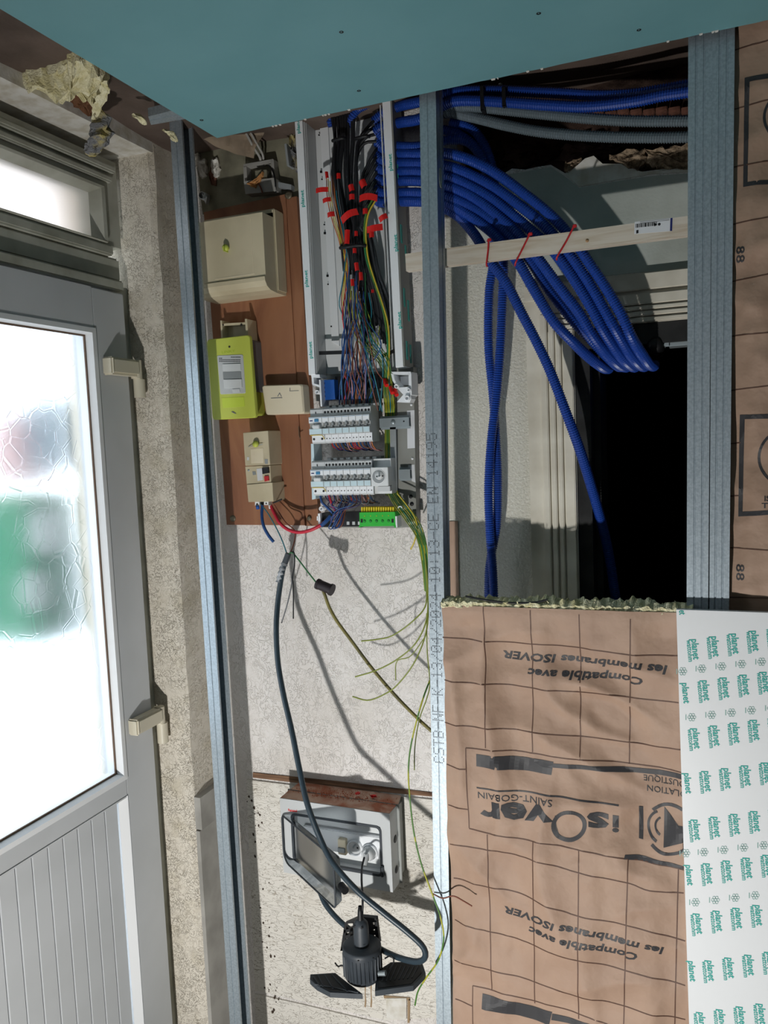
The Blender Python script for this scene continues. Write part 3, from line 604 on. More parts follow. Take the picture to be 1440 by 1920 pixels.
# right slab behind the double stud
ins2, fr2, disp2 = kraft_panel('insulation_slab', (1374, 42), (1960, -92), (1362, 1230), (1960, 1230), 1.685, .045, .028, 9, 'kraft-faced glass wool slab right of the double stud, printed with boxed signs')
b = MB(); D2 = 1.685
for pts in ([(1378, 95), (1440, 78), (1500, 62)], [(1377, 205), (1440, 188)], [(1376, 315), (1440, 302), (1500, 290)], [(1374, 423), (1440, 410), (1500, 398)], [(1373, 529), (1440, 516), (1500, 505)], [(1372, 631), (1440, 625), (1500, 618)], [(1371, 732), (1440, 724), (1500, 716)], [(1370, 832), (1390, 830)], [(1369, 930), (1387, 929)], [(1368, 1026), (1440, 1029), (1500, 1030)], [(1367, 1118), (1440, 1118)]): rib(b, pts, D2)
subdivided(b, disp2).build('printed_grid', print_b, ins2)
b = MB()
for (x0, ya, yb, s1, s2) in ((1396, 147, 353, -22, -12), (1387, 778, 968, -3, -2)):
    bar(b, [(x0, ya), (1590, ya+s1*1.55), (1590, ya+s1*1.55+9), (x0+9, ya+8)], D2); bar(b, [(1590, ya+s1*1.55), (1598, ya+s1*1.55), (1598, yb+s2-20), (1590, yb+s2-20)], D2); bar(b, [(x0, ya), (x0+9, ya+8), (x0+5, yb-8), (x0-3, yb)], D2); bar(b, [(x0-3, yb), (x0+5, yb-9), (1598, yb+s2-24), (1598, yb+s2-15)], D2)
arcb(b, (1482, 222), 52, 0, 2*pi, 5, D2); arcb(b, (1474, 858), 54, 0, 2*pi, 5, D2)
for y in (480, 1070): ink_text(b, '8', pY(1380, y-14, D2), pY(1380, y, D2), .014, bold=.01); ink_text(b, '8', pY(1380, y+2, D2), pY(1380, y+16, D2), .014, bold=.01)
ink_text(b, 'ISOVER', pY(1432, 938, D2), pY(1486, 938, D2), .0095, bold=.02); ink_text(b, 'TERRE', pY(1427, 951, D2), pY(1480, 951, D2), .0095, bold=.02)
subdivided(b, disp2).build('printed_lettering', print_k, ins2)
# thin black tie lying on the slab
wire('cable_tie', [(873, 1118, 1.655), (905, 1124, 1.652), (950, 1130, 1.651), (1000, 1130, 1.652), (1027, 1124, 1.656)], .0022, black, 'long thin black cable tie lying on top of the insulation slab', 'cable tie')

# ------------------------------------------------------------------ white trunking board with repeated print
DP = 1.632
a = pY(1268, 1143, DP); c = pY(1292, 1920, DP)
t = thing('trunking_cover_board', 'white trunking cover board printed all over with teal brand words', 'board', (.25, DP, 0))
xr = .33; k = (c.x-a.x)/(c.z-a.z)
xl = lambda z: a.x+k*(z-a.z)
q = MB(); q.prism([(xl(.02), DP, .02), (xr, DP, .02), (xr, DP, a.z+.001), (a.x, DP, a.z)], (0, .012, 0)); q.build('board', white_p, t)
q = MB()
# columns read from the photo, stepped down the board
rows = [(1225, 1305, 1345), (1300, 1390, 1418)]
def brand(x, y, both=True):
    q = MB(); a_ = pY(x, y, DP-.0006); b_ = pY(x+4, y+38, DP-.0006)
    ink_text(q, 'planet', a_, b_, .0125, bold=.02, shear=0, flip=1)
    if both: ink_text(q, 'wattohm', pY(x-9, y+1, DP-.0006), pY(x-5, y+42, DP-.0006), .0092, bold=.012)
    q.build('printed_words', print_t, t)
def flower(x, y):
    q2 = MB()
    for i in range(7):
        t_ = i*pi/3; r_ = 0 if i == 6 else 5.2; arcb(q2, (x+cos(t_)*r_, y+sin(t_)*r_), 3.0, 0, 2*pi, 1.0, DP-.0006, 10)
    rib(q2, [(x-11, y-5), (x-11, y+5)], DP-.0006, 1.5); q2.build('printed_emblem', print_g, t)
pattern = [ # (x, y) of the first letter, column step 37.3 right and 5.6 up
    (1296, 1199, 4, 1), (1278, 1281, 1, 0), (1316, 1276, 4, 1), (1298, 1366, 4, 1), (1282, 1450, 1, 0), (1319, 1446, 4, 1), (1299, 1537, 4, 1), (1285, 1622, 1, 0), (1322, 1619, 4, 1), (1303, 1713, 4, 1), (1290, 1802, 1, 0), (1325, 1801, 4, 1), (1309, 1898, 4, 1), (1278, 1118, 4, 1)]
for (x, y, n, both) in pattern:
    for j in range(n*2+(n > 1)-(n == 1)):
        yy = y-j*5.3; xx = x+j*37.3
        if yy < 1146: continue
        brand(xx, yy, bool(both))
ink_text(q, 'et', pY(1273, 1144.5, DP-.0006), pY(1274, 1153, DP-.0006), .0125, bold=.02)
for (x, y, n) in [(1280, 1259, 1), (1316, 1254, 4), (1297, 1345, 4), (1301, 1510, 0), (1286, 1600, 1), (1320, 1598, 4), (1304, 1692, 4), (1324, 1780, 0)]:
    for j in range(n*2 if n > 1 else n): flower(x+j*37.3, y-j*4.3)
q.build('printed_words', print_t, t)
# ------------------------------------------------------------------ helpers for moulded boxes
def rr(c, D, rad=0, n=5):
    """quad of pixels TL TR BR BL -> rounded outline on plane Y = D"""
    P = [pY(x, y, D) for x, y in c]
    if not rad: return P
    out = []
    for i in range(4):
        p, a, b = P[i], P[i-1], P[(i+1) % 4]; u = (a-p).normalized()*rad; v = (b-p).normalized()*rad
        for k in range(n+1):
            t = k/n*pi/2; out.append(p+u*(1-sin(t))+v*(1-cos(t)))
    return out
def slab(mb, c, D, t, rad=0, bev=0):
    P = rr(c, D, rad)
    if bev:
        ce = sum(P, Vector())/len(P); Q = [p+(p-ce).normalized()*bev+Vector((0, bev, 0)) for p in P]; n = len(P)
        mb.add(P+Q+[q+Vector((0, t-bev, 0)) for q in Q], [tuple(range(n))]+[(i, (i+1) % n, (i+1) % n+n, i+n) for i in range(n)]+[(i+n, (i+1) % n+n, (i+1) % n+2*n, i+2*n) for i in range(n)]+[tuple(range(3*n-1, 2*n-1, -1))])
    else: mb.prism(P, (0, t, 0))
    return mb
def sl(c, D, t, rad=0, bev=0): return slab(MB(), c, D, t, rad, bev)
def disc(mb, x, y, D, r, t, n=16):
    p = pY(x, y, D); return mb.lathe(p, (0, 1, 0), [(0, 0), (r, 0), (r, t)], n)
def T(name, label, cat, x, y, D, group=None): return thing(name, label, cat, pY(x, y, D), group)

# ------------------------------------------------------------------ brown backing board with the supply equipment
t = T('backing_board', 'reddish brown wooden backing board on the wall behind the supply boxes', 'board', 500, 985, 1.848)
q = sl([(382, 398), (535, 364), (572, 985), (425, 984)], 1.848, .020); q.build('panel', board_m, t)
q = sl([(535, 372), (556, 368), (598, 986), (572, 986)], 1.852, .016); q.build('side_strip', board_m, t)
for x, y, r_ in ((437, 972, .009), (580, 972, .006), (541, 366, .010)):
    q = MB(); q.lathe(pY(x, y, 1.8485), (0, -1, 0), [(r_, 0), (r_, .002), (r_*.5, .003), (0, .003)], 16); q.box(*(lambda p: (p.x-r_*.45, p.x+r_*.45, p.y-.0036, p.y-.0028, p.z-.0008, p.z+.0008))(pY(x, y, 1.8485))); q.build('screw', mat('tarnished_screw', '#6e6757', .5, .5) if x == 437 else MATS['tarnished_screw'], t)
q = MB(); q.tube(px3([(560, 800, 1.846), (561, 816, 1.84), (563, 822, 1.826)]), .0012, 6); q.build('bent_nail', MATS['tarnished_screw'], t)
# large beige service box
xr_ = pY(495, 460, 1.747).x; zt = pY(430, 408, 1.747).z; zb = pY(440, 524, 1.747).z; xl_ = xr_-.205
t = thing('fuse_box', 'large aged beige service box at the top of the brown board', 'electrical box', (xr_-.1, 1.848, zb-.03))
prof = [(1.747, zt), (1.747, zb), (1.742, zb-.003), (1.743, zb-.012), (1.752, zb-.024), (1.768, zb-.031), (1.80, zb-.034), (1.848, zb-.034), (1.848, zt+.012), (1.80, zt+.012), (1.80, zt)]
q = MB(); q.prism([(xl_, a, b) for a, b in prof], (xr_-xl_, 0, 0)); q.build('cover', beige, t)
q = MB(); q.box(xl_-.0, xr_+.004, 1.80, 1.8475, zb-.030, zt+.022, .003); q.build('base', beige, t)
q = MB(); q.box(xl_+.06, xr_-.03, 1.7462, 1.7475, zb+.006, zb+.008); q.box(xr_-.034, xr_-.033, 1.7464, 1.7472, zb+.008, zt-.01); q.build('raised_line', beige2, t)
p = pY(427, 466, 1.747); q = MB(); q.lathe(p, (0, -1, 0), [(0, .014), (.0075, .014), (.008, .008), (.005, 0)], 16); q.box(p.x-.001, p.x+.001, p.y-.02, p.y, p.z-.010, p.z+.002); q.build('seal_knob', lime, t)
# moulded beige clip above the meter
t = T('cable_clip_cover', 'small empty beige moulded cover above the lime green meter', 'cover', 448, 640, 1.845)
q = MB(); slab(q, [(413, 601), (416, 601), (418, 640), (415, 640)], 1.81, .037); slab(q, [(459, 598), (463, 598), (466, 636), (462, 637)], 1.80, .045); slab(q, [(414, 612), (462, 608), (464, 640), (416, 642)], 1.838, .009); slab(q, [(414, 607), (462, 604), (463, 608), (415, 611)], 1.815, .03); q.build('cover', beige, t)
for x in (417, 452):
    q = MB(); disc(q, x, 609, 1.812, .0025, .004); q.build('screw', black, t)
# lime green meter
t = T('electricity_meter', 'lime green electricity meter with grey display on the brown board', 'meter', 440, 785, 1.848)
M4 = [(388, 638), (467, 629), (479, 782), (399, 786)]
q = sl(M4, 1.784, .012, .008, .002); q.build('front_cover', lime, t)
q = sl([(392, 645), (470, 636), (477, 735), (396, 740)], 1.797, .050, .006); q.build('body', mat('meter_grey', '#6e6f72', .5), t)
q = sl([(397, 738), (474, 730), (479, 779), (400, 783)], 1.7965, .051, .006); q.build('terminal_cover', lime, t)
W4 = [(407, 667), (455, 665), (460, 737), (413, 739)]
q = sl(W4, 1.7825, .002, .004, .0008); wq = q.build('display_window', grey_p, t)
for c_, m_, d_ in (([(417, 683), (450, 682), (451, 694), (418, 696)], white_s, 1.7795), ([(418, 698), (451, 697), (452, 710), (419, 711)], grey_m, 1.781), ([(419, 712), (452, 711), (453, 726), (420, 727)], white_s, 1.7785)):
    sl(c_, d_, .004, 0, .0006).build('display' if m_ is grey_m else 'flap', m_, wq)
sl([(435, 730), (449, 729), (450, 735), (436, 736)], 1.780, .003).build('button', white_s, wq)
q = MB()
for i, (a0, a1, y) in enumerate(((411, 417, 671), (433, 450, 669), (411, 449, 674), (411, 451, 677))):
    x = a0
    while x < a1: slab(q, [(x, y-i*.0), (x+2.2, y-.2), (x+2.2, y+1.3), (x, y+1.5)], 1.7821, .0003); x += 3.1
o = q.build('fine_print', ink, wq); o['kind'] = 'stuff'
q = MB(); ink_text(q, 'LINKY', pY(416, 663, 1.7836), pY(441, 660, 1.7836), .0065); q.build('embossed_name', mat('shadow_lime', '#a5bd22', .5), t)
sl([(416, 746), (457, 744), (459, 762), (418, 765)], 1.7832, .001, .001).build('blank_label', lime2, t)
q = MB(); disc(q, 430, 650, 1.7835, .0028, .001); q.build('sealing_screw', black, t)
q = MB(); disc(q, 438, 773, 1.7835, .0022, .001); slab(q, [(433, 772), (436, 771), (443, 775), (441, 776)], 1.783, .0006); q.build('lightning_mark', MATS['meter_grey'], t)
# cream junction box
t = T('junction_box', 'cream junction box right of the lime green meter', 'junction box', 535, 776, 1.848)
sl([(492, 724), (564, 722), (568, 774), (500, 776)], 1.812, .036, .006, .004).build('lid', beige2, t)
q = MB(); slab(q, [(508, 746), (529, 745), (529, 746.3), (508, 747.3)], 1.8112, .0006); slab(q, [(520, 743), (524, 736), (525, 736.6), (521, 743.6)], 1.8112, .0006); slab(q, [(524, 736), (528, 743), (527, 743.6), (523.5, 737)], 1.8112, .0006); q.build('embossed_mark', MATS['meter_grey'], t)
q = MB(); slab(q, [(543, 727), (544, 727), (544, 733), (543, 733)], 1.8112, .0006); slab(q, [(543, 733), (560, 732), (560, 732.8), (543, 733.8)], 1.8112, .0006); q.build('embossed_frame', MATS['meter_grey'], t)
# supply disconnector
t = T('main_disconnector', 'cream main supply disconnector with red button at the foot of the brown board', 'circuit breaker', 486, 945, 1.848)
sl([(456, 812), (502, 808), (506, 871), (460, 873)], 1.785, .063, .002, .001).build('upper_cover', beige, t)
sl([(460, 875), (506, 873), (508, 906), (463, 908)], 1.790, .058, .001, .001).build('switch_body', beige, t)
sl([(463, 909), (510, 905), (512, 940), (466, 941)], 1.787, .061, .002, .001).build('terminal_cover', beige, t)
sl([(470, 842), (493, 840), (494, 868), (471, 869)], 1.7842, .002, 0, .0004).build('raised_plate', beige2, t)
sl([(463, 857), (467, 857), (467, 863), (463, 863)], 1.7842, .002).build('tab', white_s, t); sl([(496, 861), (502, 861), (502, 870), (497, 870)], 1.7842, .002).build('tab', grey_m, t)
q = MB(); p = pY(483, 834, 1.784); q.lathe(p, (-.2, -1, .3), [(0, .012), (.008, .011), (.0085, .006), (.005, 0)], 16); q.build('wire_seal', lime, t)
q = MB(); q.tube(px3([(466, 838, 1.782), (474, 835, 1.778), (482, 836, 1.777), (492, 833, 1.78)]), .0008, 6); q.build('seal_wire', steel_d, t)
sl([(491, 877), (503, 876), (504, 887), (492, 889)], 1.785, .006, .001).build('toggle', black, t)
sl([(495, 893), (503, 892), (504, 901), (496, 903)], 1.786, .005, .001).build('red_button', red_p, t)
sl([(481, 879), (491, 878), (493, 900), (483, 902)], 1.7892, .001).build('rating_label', label_w, t)
sl([(473, 884), (479, 884), (480, 890), (474, 891)], 1.7892, .001).build('dial', grey_m, t)
q = MB(); disc(q, 466, 882, 1.7895, .003, .001); q.build('screw', steel_d, t)
for x, y, m_ in ((482, 943, white_p), (499, 942, white_p)):
    q = sl([(x-4, y-2), (x+4, y-2), (x+4, y+5), (x-4, y+5)], 1.80, .02); o = q.build('terminal', m_, t); q = MB(); disc(q, x, y+2, 1.7995, .0022, .0006); q.build('terminal_screw', black, o)
sl([(488, 940), (496, 940), (496, 947), (488, 947)], 1.805, .02).build('terminal_gap', black, t)
for x, y, m_ in ((483, 950, blue_t), (507, 949, white_p)):
    q = MB(); q.lathe(pY(x, y, 1.80), (0, .2, -1), [(.004, -.004), (.0048, -.004), (.0048, .006), (.003, .006), (.003, -.004)], 14); q.build('cable_collar', m_, t)
q = MB(); q.tube(px3([(512, 943, 1.80), (520, 940, 1.80), (529, 936, 1.805)]), .0022, 7); q.build('black_lead', black, t)

# ------------------------------------------------------------------ rough corner above the brown board
wcol = mat('grimy_wall', '#8d8a76', .9, col2='#5d5a4c', scale=14, lo=.35, hi=.7, bump=.4, bscale=70)
sl([(360, 285), (400, 270), (560, 232), (566, 372), (380, 402), (372, 330)], BW-.002, .002).build('grimy_patch', wcol, wb)
def crumple(name, px, D, depth, m_, label, cat, amp, seed, nu=26, nv=14):
    """crumpled sheet between four pixel corners, bowing towards the room"""
    P = [pY(*p, D+d) for p, d in zip(px, depth)]; m = MB(); vs = []
    for j in range(nv+1):
        for i in range(nu+1):
            u, v = i/nu, j/nv; p = (P[0].lerp(P[1], u)).lerp(P[3].lerp(P[2], u), v)
            vs.append(p+Vector((0, -abs(noise.noise(p*16+Vector((seed, 0, 0))))*amp*2+noise.noise(p*45)*amp*.4, noise.noise(p*22+Vector((0, seed, 0)))*amp*.8)))
    m.add(vs, [(j*(nu+1)+i, j*(nu+1)+i+1, (j+1)*(nu+1)+i+1, (j+1)*(nu+1)+i) for j in range(nv) for i in range(nu)])
    return one(m, name, m_, label, cat)
crumple('kraft_flap', [(338, 225), (512, 200), (478, 300), (372, 262)], 1.80, (-.06, 0, .03, -.02), mat('pale_old_kraft', '#8f7f6c', .8, col2='#6d5f50', scale=12), 'crumpled old kraft paper flap hanging in the corner above the brown board', 'paper', .012, 3)
t = T('old_socket_frame', 'broken off-white socket frame on the grimy wall above the brown board', 'socket frame', 485, 360, 1.868)
q = MB(); slab(q, [(456, 308), (512, 298), (513, 303), (457, 313)], 1.845, .022); slab(q, [(456, 312), (462, 311), (464, 352), (458, 352)], 1.845, .022); slab(q, [(457, 340), (516, 333), (517, 358), (460, 364)], 1.835, .03, .002); slab(q, [(508, 300), (513, 299), (517, 352), (511, 353)], 1.845, .022); q.build('frame', MATS['grey_wainscot'], t)
sl([(478, 320), (500, 318), (501, 338), (480, 340)], 1.84, .02, .002).build('insert', wcol, t)
t = T('wall_bracket', 'narrow grey wall bracket in the corner left of the GTL trunking'.replace('GTL ', 'white '), 'bracket', 540, 350, 1.868)
q = MB(); slab(q, [(533, 270), (537, 269), (542, 310), (538, 311)], 1.83, .03); slab(q, [(516, 340), (546, 346), (546, 356), (516, 350)], 1.85, .018); q.build('bracket', grey_m, t)
t = T('clamp', 'white plastic pipe clamp low in the corner beside the left stud', 'clamp', 384, 382, 1.868)
q = MB(); q.lathe(pY(378, 366, 1.84), (0, 1, 0), [(.008, 0), (.010, 0), (.010, .026), (.008, .026)], 16); slab(q, [(378, 362), (388, 370), (386, 383), (382, 374)], 1.845, .012); q.build('clamp', white_s, t)
for k, (x, y, m_) in enumerate(((379, 318, plaster_w), (403, 316, plaster_w), (365, 296, plaster_w))):
    q = MB(); lumpy(q, [(x-6, y-18), (x+5, y-20), (x+9, y-4), (x+7, y+12), (x-1, y+18), (x-8, y+4)], 1.862, .008, .006, k+30); q.build('plaster_scab', m_, wb)
q = MB(); lumpy(q, [(396, 310), (408, 318), (404, 348), (396, 346), (392, 325)], 1.864, .006, .004, 40); q.build('bare_brick_patch', brick_m, wb)
t = T('mains_cable', 'pair of old grey cables running down from the ceiling corner', 'cable', 485, 300, 1.83)
q = MB(); q.tube(px3([(462, 250, 1.80), (475, 275, 1.81), (486, 292, 1.835), (489, 300, 1.85)]), .0035, 8, step=.01); q.build('sheath', MATS['grey_wainscot'], t)
q = MB(); q.tube(px3([(470, 248, 1.80), (483, 272, 1.81), (492, 288, 1.835), (494, 298, 1.85)]), .003, 8, step=.01); q.build('sheath', MATS['grey_wainscot'], t)
wire('bare_cable', [(504, 310, 1.85), (512, 322, 1.84), (516, 340, 1.835), (517, 362, 1.84)], .0022, black, 'short curved black cable in the wall corner right of the broken socket frame', 'cable')
wire('bare_cable', [(481, 340, 1.84), (488, 350, 1.83), (492, 362, 1.835)], .002, WIRE['brown'], 'short dark red cable poking out of the broken socket frame', 'cable')
q = MB(); lumpy(q, [(463, 346), (478, 337), (492, 322), (488, 342), (478, 352)], 1.832, .01, .006, 55); one(q, 'foam_scrap', mat('orange_foam', '#b98552', .9), 'torn orange foam scrap stuck in front of the broken socket frame', 'foam')
for k, (poly, m_) in enumerate([([(546, 248), (556, 246), (560, 290), (562, 320), (550, 318), (542, 290)], wool_d)]):
    q = MB(); lumpy(q, poly, 1.85, .015, .02, 60); one(q, 'rag_tuft', m_, 'dark grey tuft of wool squeezed beside the white trunking top', 'wool')

# torn wool hanging over the door corner
def tuft(name, poly, Z, m_, label, seed, amp=.03, drop=.02):
    P = [pZ(x, y, W(Z)) for x, y in poly]; c = sum(P, Vector())/len(P); m = MB(); Q = []; r = random.Random(seed)
    for i in range(len(P)):
        a, b = P[i], P[(i+1) % len(P)]
        for k in range(6): Q.append(a.lerp(b, k/6)+Vector((r.uniform(-1, 1), r.uniform(-1, 1), 0))*.004)
    N_ = len(Q); vs = [q_+Vector((0, 0, .03)) for q_ in Q]; fs = []
    for s_ in (1, .88, .7, .5, .28): vs += [c+(q_-c)*s_+Vector((0, 0, -drop*(1-s_**2)+noise.noise(q_*26+Vector((s_*6, seed, 0)))*amp+noise.noise(q_*80+Vector((s_*9, seed, 0)))*amp*.4)) for q_ in Q]
    for g in range(5): fs += [(g*N_+i, g*N_+(i+1) % N_, (g+1)*N_+(i+1) % N_, (g+1)*N_+i) for i in range(N_)]
    vs.append(c+Vector((0, 0, -drop))); fs += [(5*N_+i, 5*N_+(i+1) % N_, 6*N_) for i in range(N_)]
    m.add(vs, fs); return one(m, name, m_, label, 'insulation')
tuft('glass_wool_tear', [(36, 158), (52, 148), (80, 146), (120, 132), (138, 118), (146, 106), (170, 118), (204, 142), (201, 170), (186, 180), (150, 174), (112, 190), (78, 172)], .77, wool, 'torn yellow glass wool bulging out of the ceiling paper above the door', 5)
def hang(name, pts, rad, m_, label, seed):
    """ragged hanging clump along a px path"""
    P = resample(px3(pts), .006); n = 14; m = MB(); T_ = len(P); vs = []
    for i, p in enumerate(P):
        w_ = rad*(sin(pi*min(1, (i+.6)/T_*1.0))**.5)
        for k in range(n):
            a = 2*pi*k/n; rr_ = w_*(1+.9*noise.noise(Vector((cos(a)*1.3, sin(a)*1.3, i*.35+seed)))); vs.append(p+Vector((cos(a)*rr_, sin(a)*rr_*.7, noise.noise(Vector((k, i*.4, seed)))*.006)))
    m.add(vs, [(i*n+k, i*n+(k+1) % n, (i+1)*n+(k+1) % n, (i+1)*n+k) for i in range(T_-1) for k in range(n)]); m.add(vs[-n:], [tuple(range(n))]); m.add(vs[:n], [tuple(range(n-1, -1, -1))])
    return one(m, name, m_, label, 'insulation')
hang('glass_wool_strand', [(197, 152, 1.36), (193, 180, 1.40), (182, 205, 1.43), (174, 232, 1.44)], .012, wool, 'yellow strand of glass wool hanging from the tear over the door corner', 2)
hang('glass_wool_clump', [(186, 208, 1.44), (190, 232, 1.45), (186, 258, 1.45), (172, 292, 1.46)], .026, wool_d, 'dirty grey and yellow clump hanging at the top corner of the door frame', 8)
hang('glass_wool_scrap', [(252, 214, 1.50), (264, 222, 1.50), (272, 232, 1.51)], .010, wool, 'small yellow wool scrap at the left end of the furring channel', 12)
hang('glass_wool_scrap', [(308, 243, 1.58), (320, 250, 1.58), (331, 266, 1.58)], .009, wool, 'small yellow wool scrap on top of the left steel stud', 15)
tuft('kraft_tear', [(118, 172), (150, 160), (186, 190), (176, 215), (140, 200)], .772, mat('brown_torn_kraft', '#6f4a31', .8), 'curled brown torn kraft flap under the yellow wool tear', 21, .012, .01)

# ------------------------------------------------------------------ white trunking with two side profiles
t = T('wiring_trunking', 'tall open white wiring trunking above the breakers, teal words down both profiles', 'trunking', 655, 702, 1.85)
q = MB(); slab(q, [(560, 200), (722, 170), (750, 694), (585, 704)], 1.848, .018); q.build('back_plate', white_s, t)
q = MB(); slab(q, [(552, 215), (566, 213), (591, 701), (579, 702)], 1.785, .060, 0, .0015); q.build('side_profile', white_p, t)
q = MB()
for dx in (3.0, 6.0): slab(q, [(566+dx, 213), (567.2+dx, 213), (592.2+dx*.8, 700), (591+dx*.8, 700)], 1.787+dx*.002, .058-dx*.002)
q.build('profile_rib', grey_p, t)
q = MB(); slab(q, [(568, 213), (573, 212), (597, 700), (593, 701)], 1.80, .046); q.build('side_wall', grey_m, t)
q = MB(); slab(q, [(716, 178), (731, 175), (756, 686), (742, 688)], 1.785, .060, 0, .0015); q.build('side_profile', white_p, t)
q = MB(); slab(q, [(711, 182), (713, 181), (738, 688), (736, 688)], 1.80, .046); slab(q, [(706, 184), (708, 183), (733, 688), (731, 688)], 1.82, .026); q.build('profile_rib', grey_p, t)
q = MB(); slab(q, [(598, 205), (613, 202), (636, 648), (622, 640)], 1.842, .006, 0, .001); q.build('perforated_strip', white_p, t)
for (x, y, big) in ((596, 239, 1), (598, 253, 0), (602, 322, 1), (603.5, 336, 0), (609, 437, 1), (608, 421, 0), (614, 517, 1), (615, 533, 0), (621, 612, 0)):
    s_ = 2.2 if big else 1.4; q = MB(); slab(q, [(x-s_, y-s_), (x+s_, y-s_), (x+s_, y+s_), (x-s_, y+s_)], 1.8415, .001, .0008); q.build('slot', black, t)
for (x, y, L_) in ((560, 250, 1), (568, 388, 1), (575, 538, 1), (583, 672, 1), (733, 320, 1), (743, 471, 1), (750, 616, 1)):
    q = MB(); ink_text(q, 'planet', pY(x+2.5, y, 1.7845), pY(x+1, y-32, 1.7845), .0085, bold=.02); q.build('printed_word', print_t, t)
PA, PB = pY(734, 174, 1.787), pY(759, 686, 1.787)
for (yy, ya, yb) in ((1.806, 300, 335), (1.806, 420, 455), (1.830, 455, 490), (1.806, 540, 575), (1.830, 560, 600), (1.806, 640, 675), (1.830, 645, 680)):
    za, zb_ = pY(752, ya, 1.80).z, pY(752, yb, 1.80).z; xf = lambda z: PB.x+(PA.x-PB.x)*(z-PB.z)/(PA.z-PB.z)+.0003
    q = MB()
    for (y0_, y1_, z0_, z1_) in ((yy-.004, yy-.0033, zb_, za), (yy+.0033, yy+.004, zb_, za), (yy-.004, yy+.004, za-.0008, za), (yy-.004, yy+.004, zb_, zb_+.0008)): q.box(xf(z0_)-.0002, xf(z0_)+.0006+abs(xf(z1_)-xf(z0_)), y0_, y1_, z0_, z1_)
    q.build('printed_slot', print_t, t)
sl([(731.5, 175), (734, 174), (759, 686), (756.5, 686)], 1.787, .060).build('side_wall', tgrey, t)
for (x, ya, yb) in ((746, 455, 480), (750, 540, 570), (757, 540, 575), (757, 584, 612), (760, 650, 680), (753, 655, 680)):
    p = pY(x-12, ya, 1.786); r_ = pY(x-12, yb, 1.786)
t2 = None
# cable ties of the bundle
def band(pts, r, m_, label, w_=.003):
    P = resample(px3(pts), .004); m = MB()
    for i in range(len(P)-1):
        pass
    m.tube(P, r, 6); return one(m, 'cable_tie', m_, label, 'cable tie')
# ------------------------------------------------------------------ distribution board frame
t = T('distribution_board_frame', 'grey plastic mounting frame that carries the two breaker rows', 'frame', 690, 988, 1.85)
sl([(744, 690), (775, 688), (781, 986), (748, 990)], 1.838, .028).build('back_rail', tgrey, t)
sl([(591, 700), (760, 694), (762, 745), (592, 752)], 1.850, .016).build('cross_plate', tgrey, t)
sl([(583, 832), (588, 832), (592, 935), (585, 937)], 1.80, .045).build('left_rail', blue_w, t)
sl([(731, 800), (742, 800), (745, 940), (734, 941)], 1.83, .02).build('inner_rail', grey_m, t)
for c_ in ([(763, 770), (777, 769), (778, 840), (764, 841)], [(765, 872), (777, 871), (779, 905), (772, 902), (766, 890)]):
    sl(c_, 1.8372, .001).build('white_label', label_w, t)
for x, y in ((771, 759), (773, 860)):
    q = MB(); disc(q, x, y, 1.8365, .003, .002); q.build('rivet', white_p, t)
for x, y in ((770, 931), (772, 945)):
    q = MB(); disc(q, x, y, 1.8368, .005, .0015); q.build('round_hole', black, t)
# top left and top right corner brackets
q = MB(); slab(q, [(583, 702), (599, 702), (600, 708), (584, 708)], 1.79, .04, .001); slab(q, [(584, 707), (588, 707), (589, 722), (585, 720)], 1.79, .04); slab(q, [(598, 712), (601, 712), (604, 762), (601, 762)], 1.79, .04); slab(q, [(585, 718), (599, 722), (599, 726), (586, 722)], 1.79, .03); q.build('corner_bracket', white_p, t)
q = MB(); slab(q, [(733, 697), (770, 697), (770, 702), (738, 702)], 1.785, .045, .001); slab(q, [(766, 700), (771, 700), (772, 740), (767, 744)], 1.785, .045); slab(q, [(733, 700), (738, 702), (740, 712), (750, 728), (747, 730), (736, 714)], 1.785, .045)
slab(q, [(744, 727), (768, 725), (771, 748), (768, 755), (744, 754), (756, 740)], 1.785, .03, 0); slab(q, [(750, 706), (767, 704), (768, 722), (752, 722)], 1.82, .01); q.build('corner_bracket', white_p, t)
for x, y, r_, d in ((594, 735, .0055, 1.785), (743, 724, .0055, 1.78), (602, 954, .006, 1.79), (750, 953, .006, 1.79), (766, 731, .0045, 1.778), (763, 746, .0065, 1.778)):
    q = MB(); q.lathe(pY(x, y, d), (0, 1, 0), [(r_*.6, .03), (r_*.6, 0), (r_, 0), (r_, .035)], 20); o = q.build('mounting_ring', white_p, t); q = MB(); q.lathe(pY(x, y, d+.012), (0, 1, 0), [(0, 0), (r_*.62, 0), (r_*.62, .002)], 16); q.build('ring_recess', black if r_ != .0055 else grey_m, o)
# bottom cross member with its end stops
q = MB(); slab(q, [(596, 966), (760, 962), (776, 982), (775, 988), (742, 990), (598, 989)], 1.815, .03); q.build('bottom_rail', tgrey, t)
q = MB(); slab(q, [(596, 963), (600, 963), (601, 986), (597, 986)], 1.79, .04); slab(q, [(594, 968), (597, 968), (597, 976), (594, 976)], 1.79, .02); slab(q, [(741, 968), (744, 968), (745, 989), (742, 989)], 1.785, .04); slab(q, [(765, 979), (777, 978), (778, 983), (766, 984)], 1.80, .03, .001); q.build('end_stop', white_p, t)
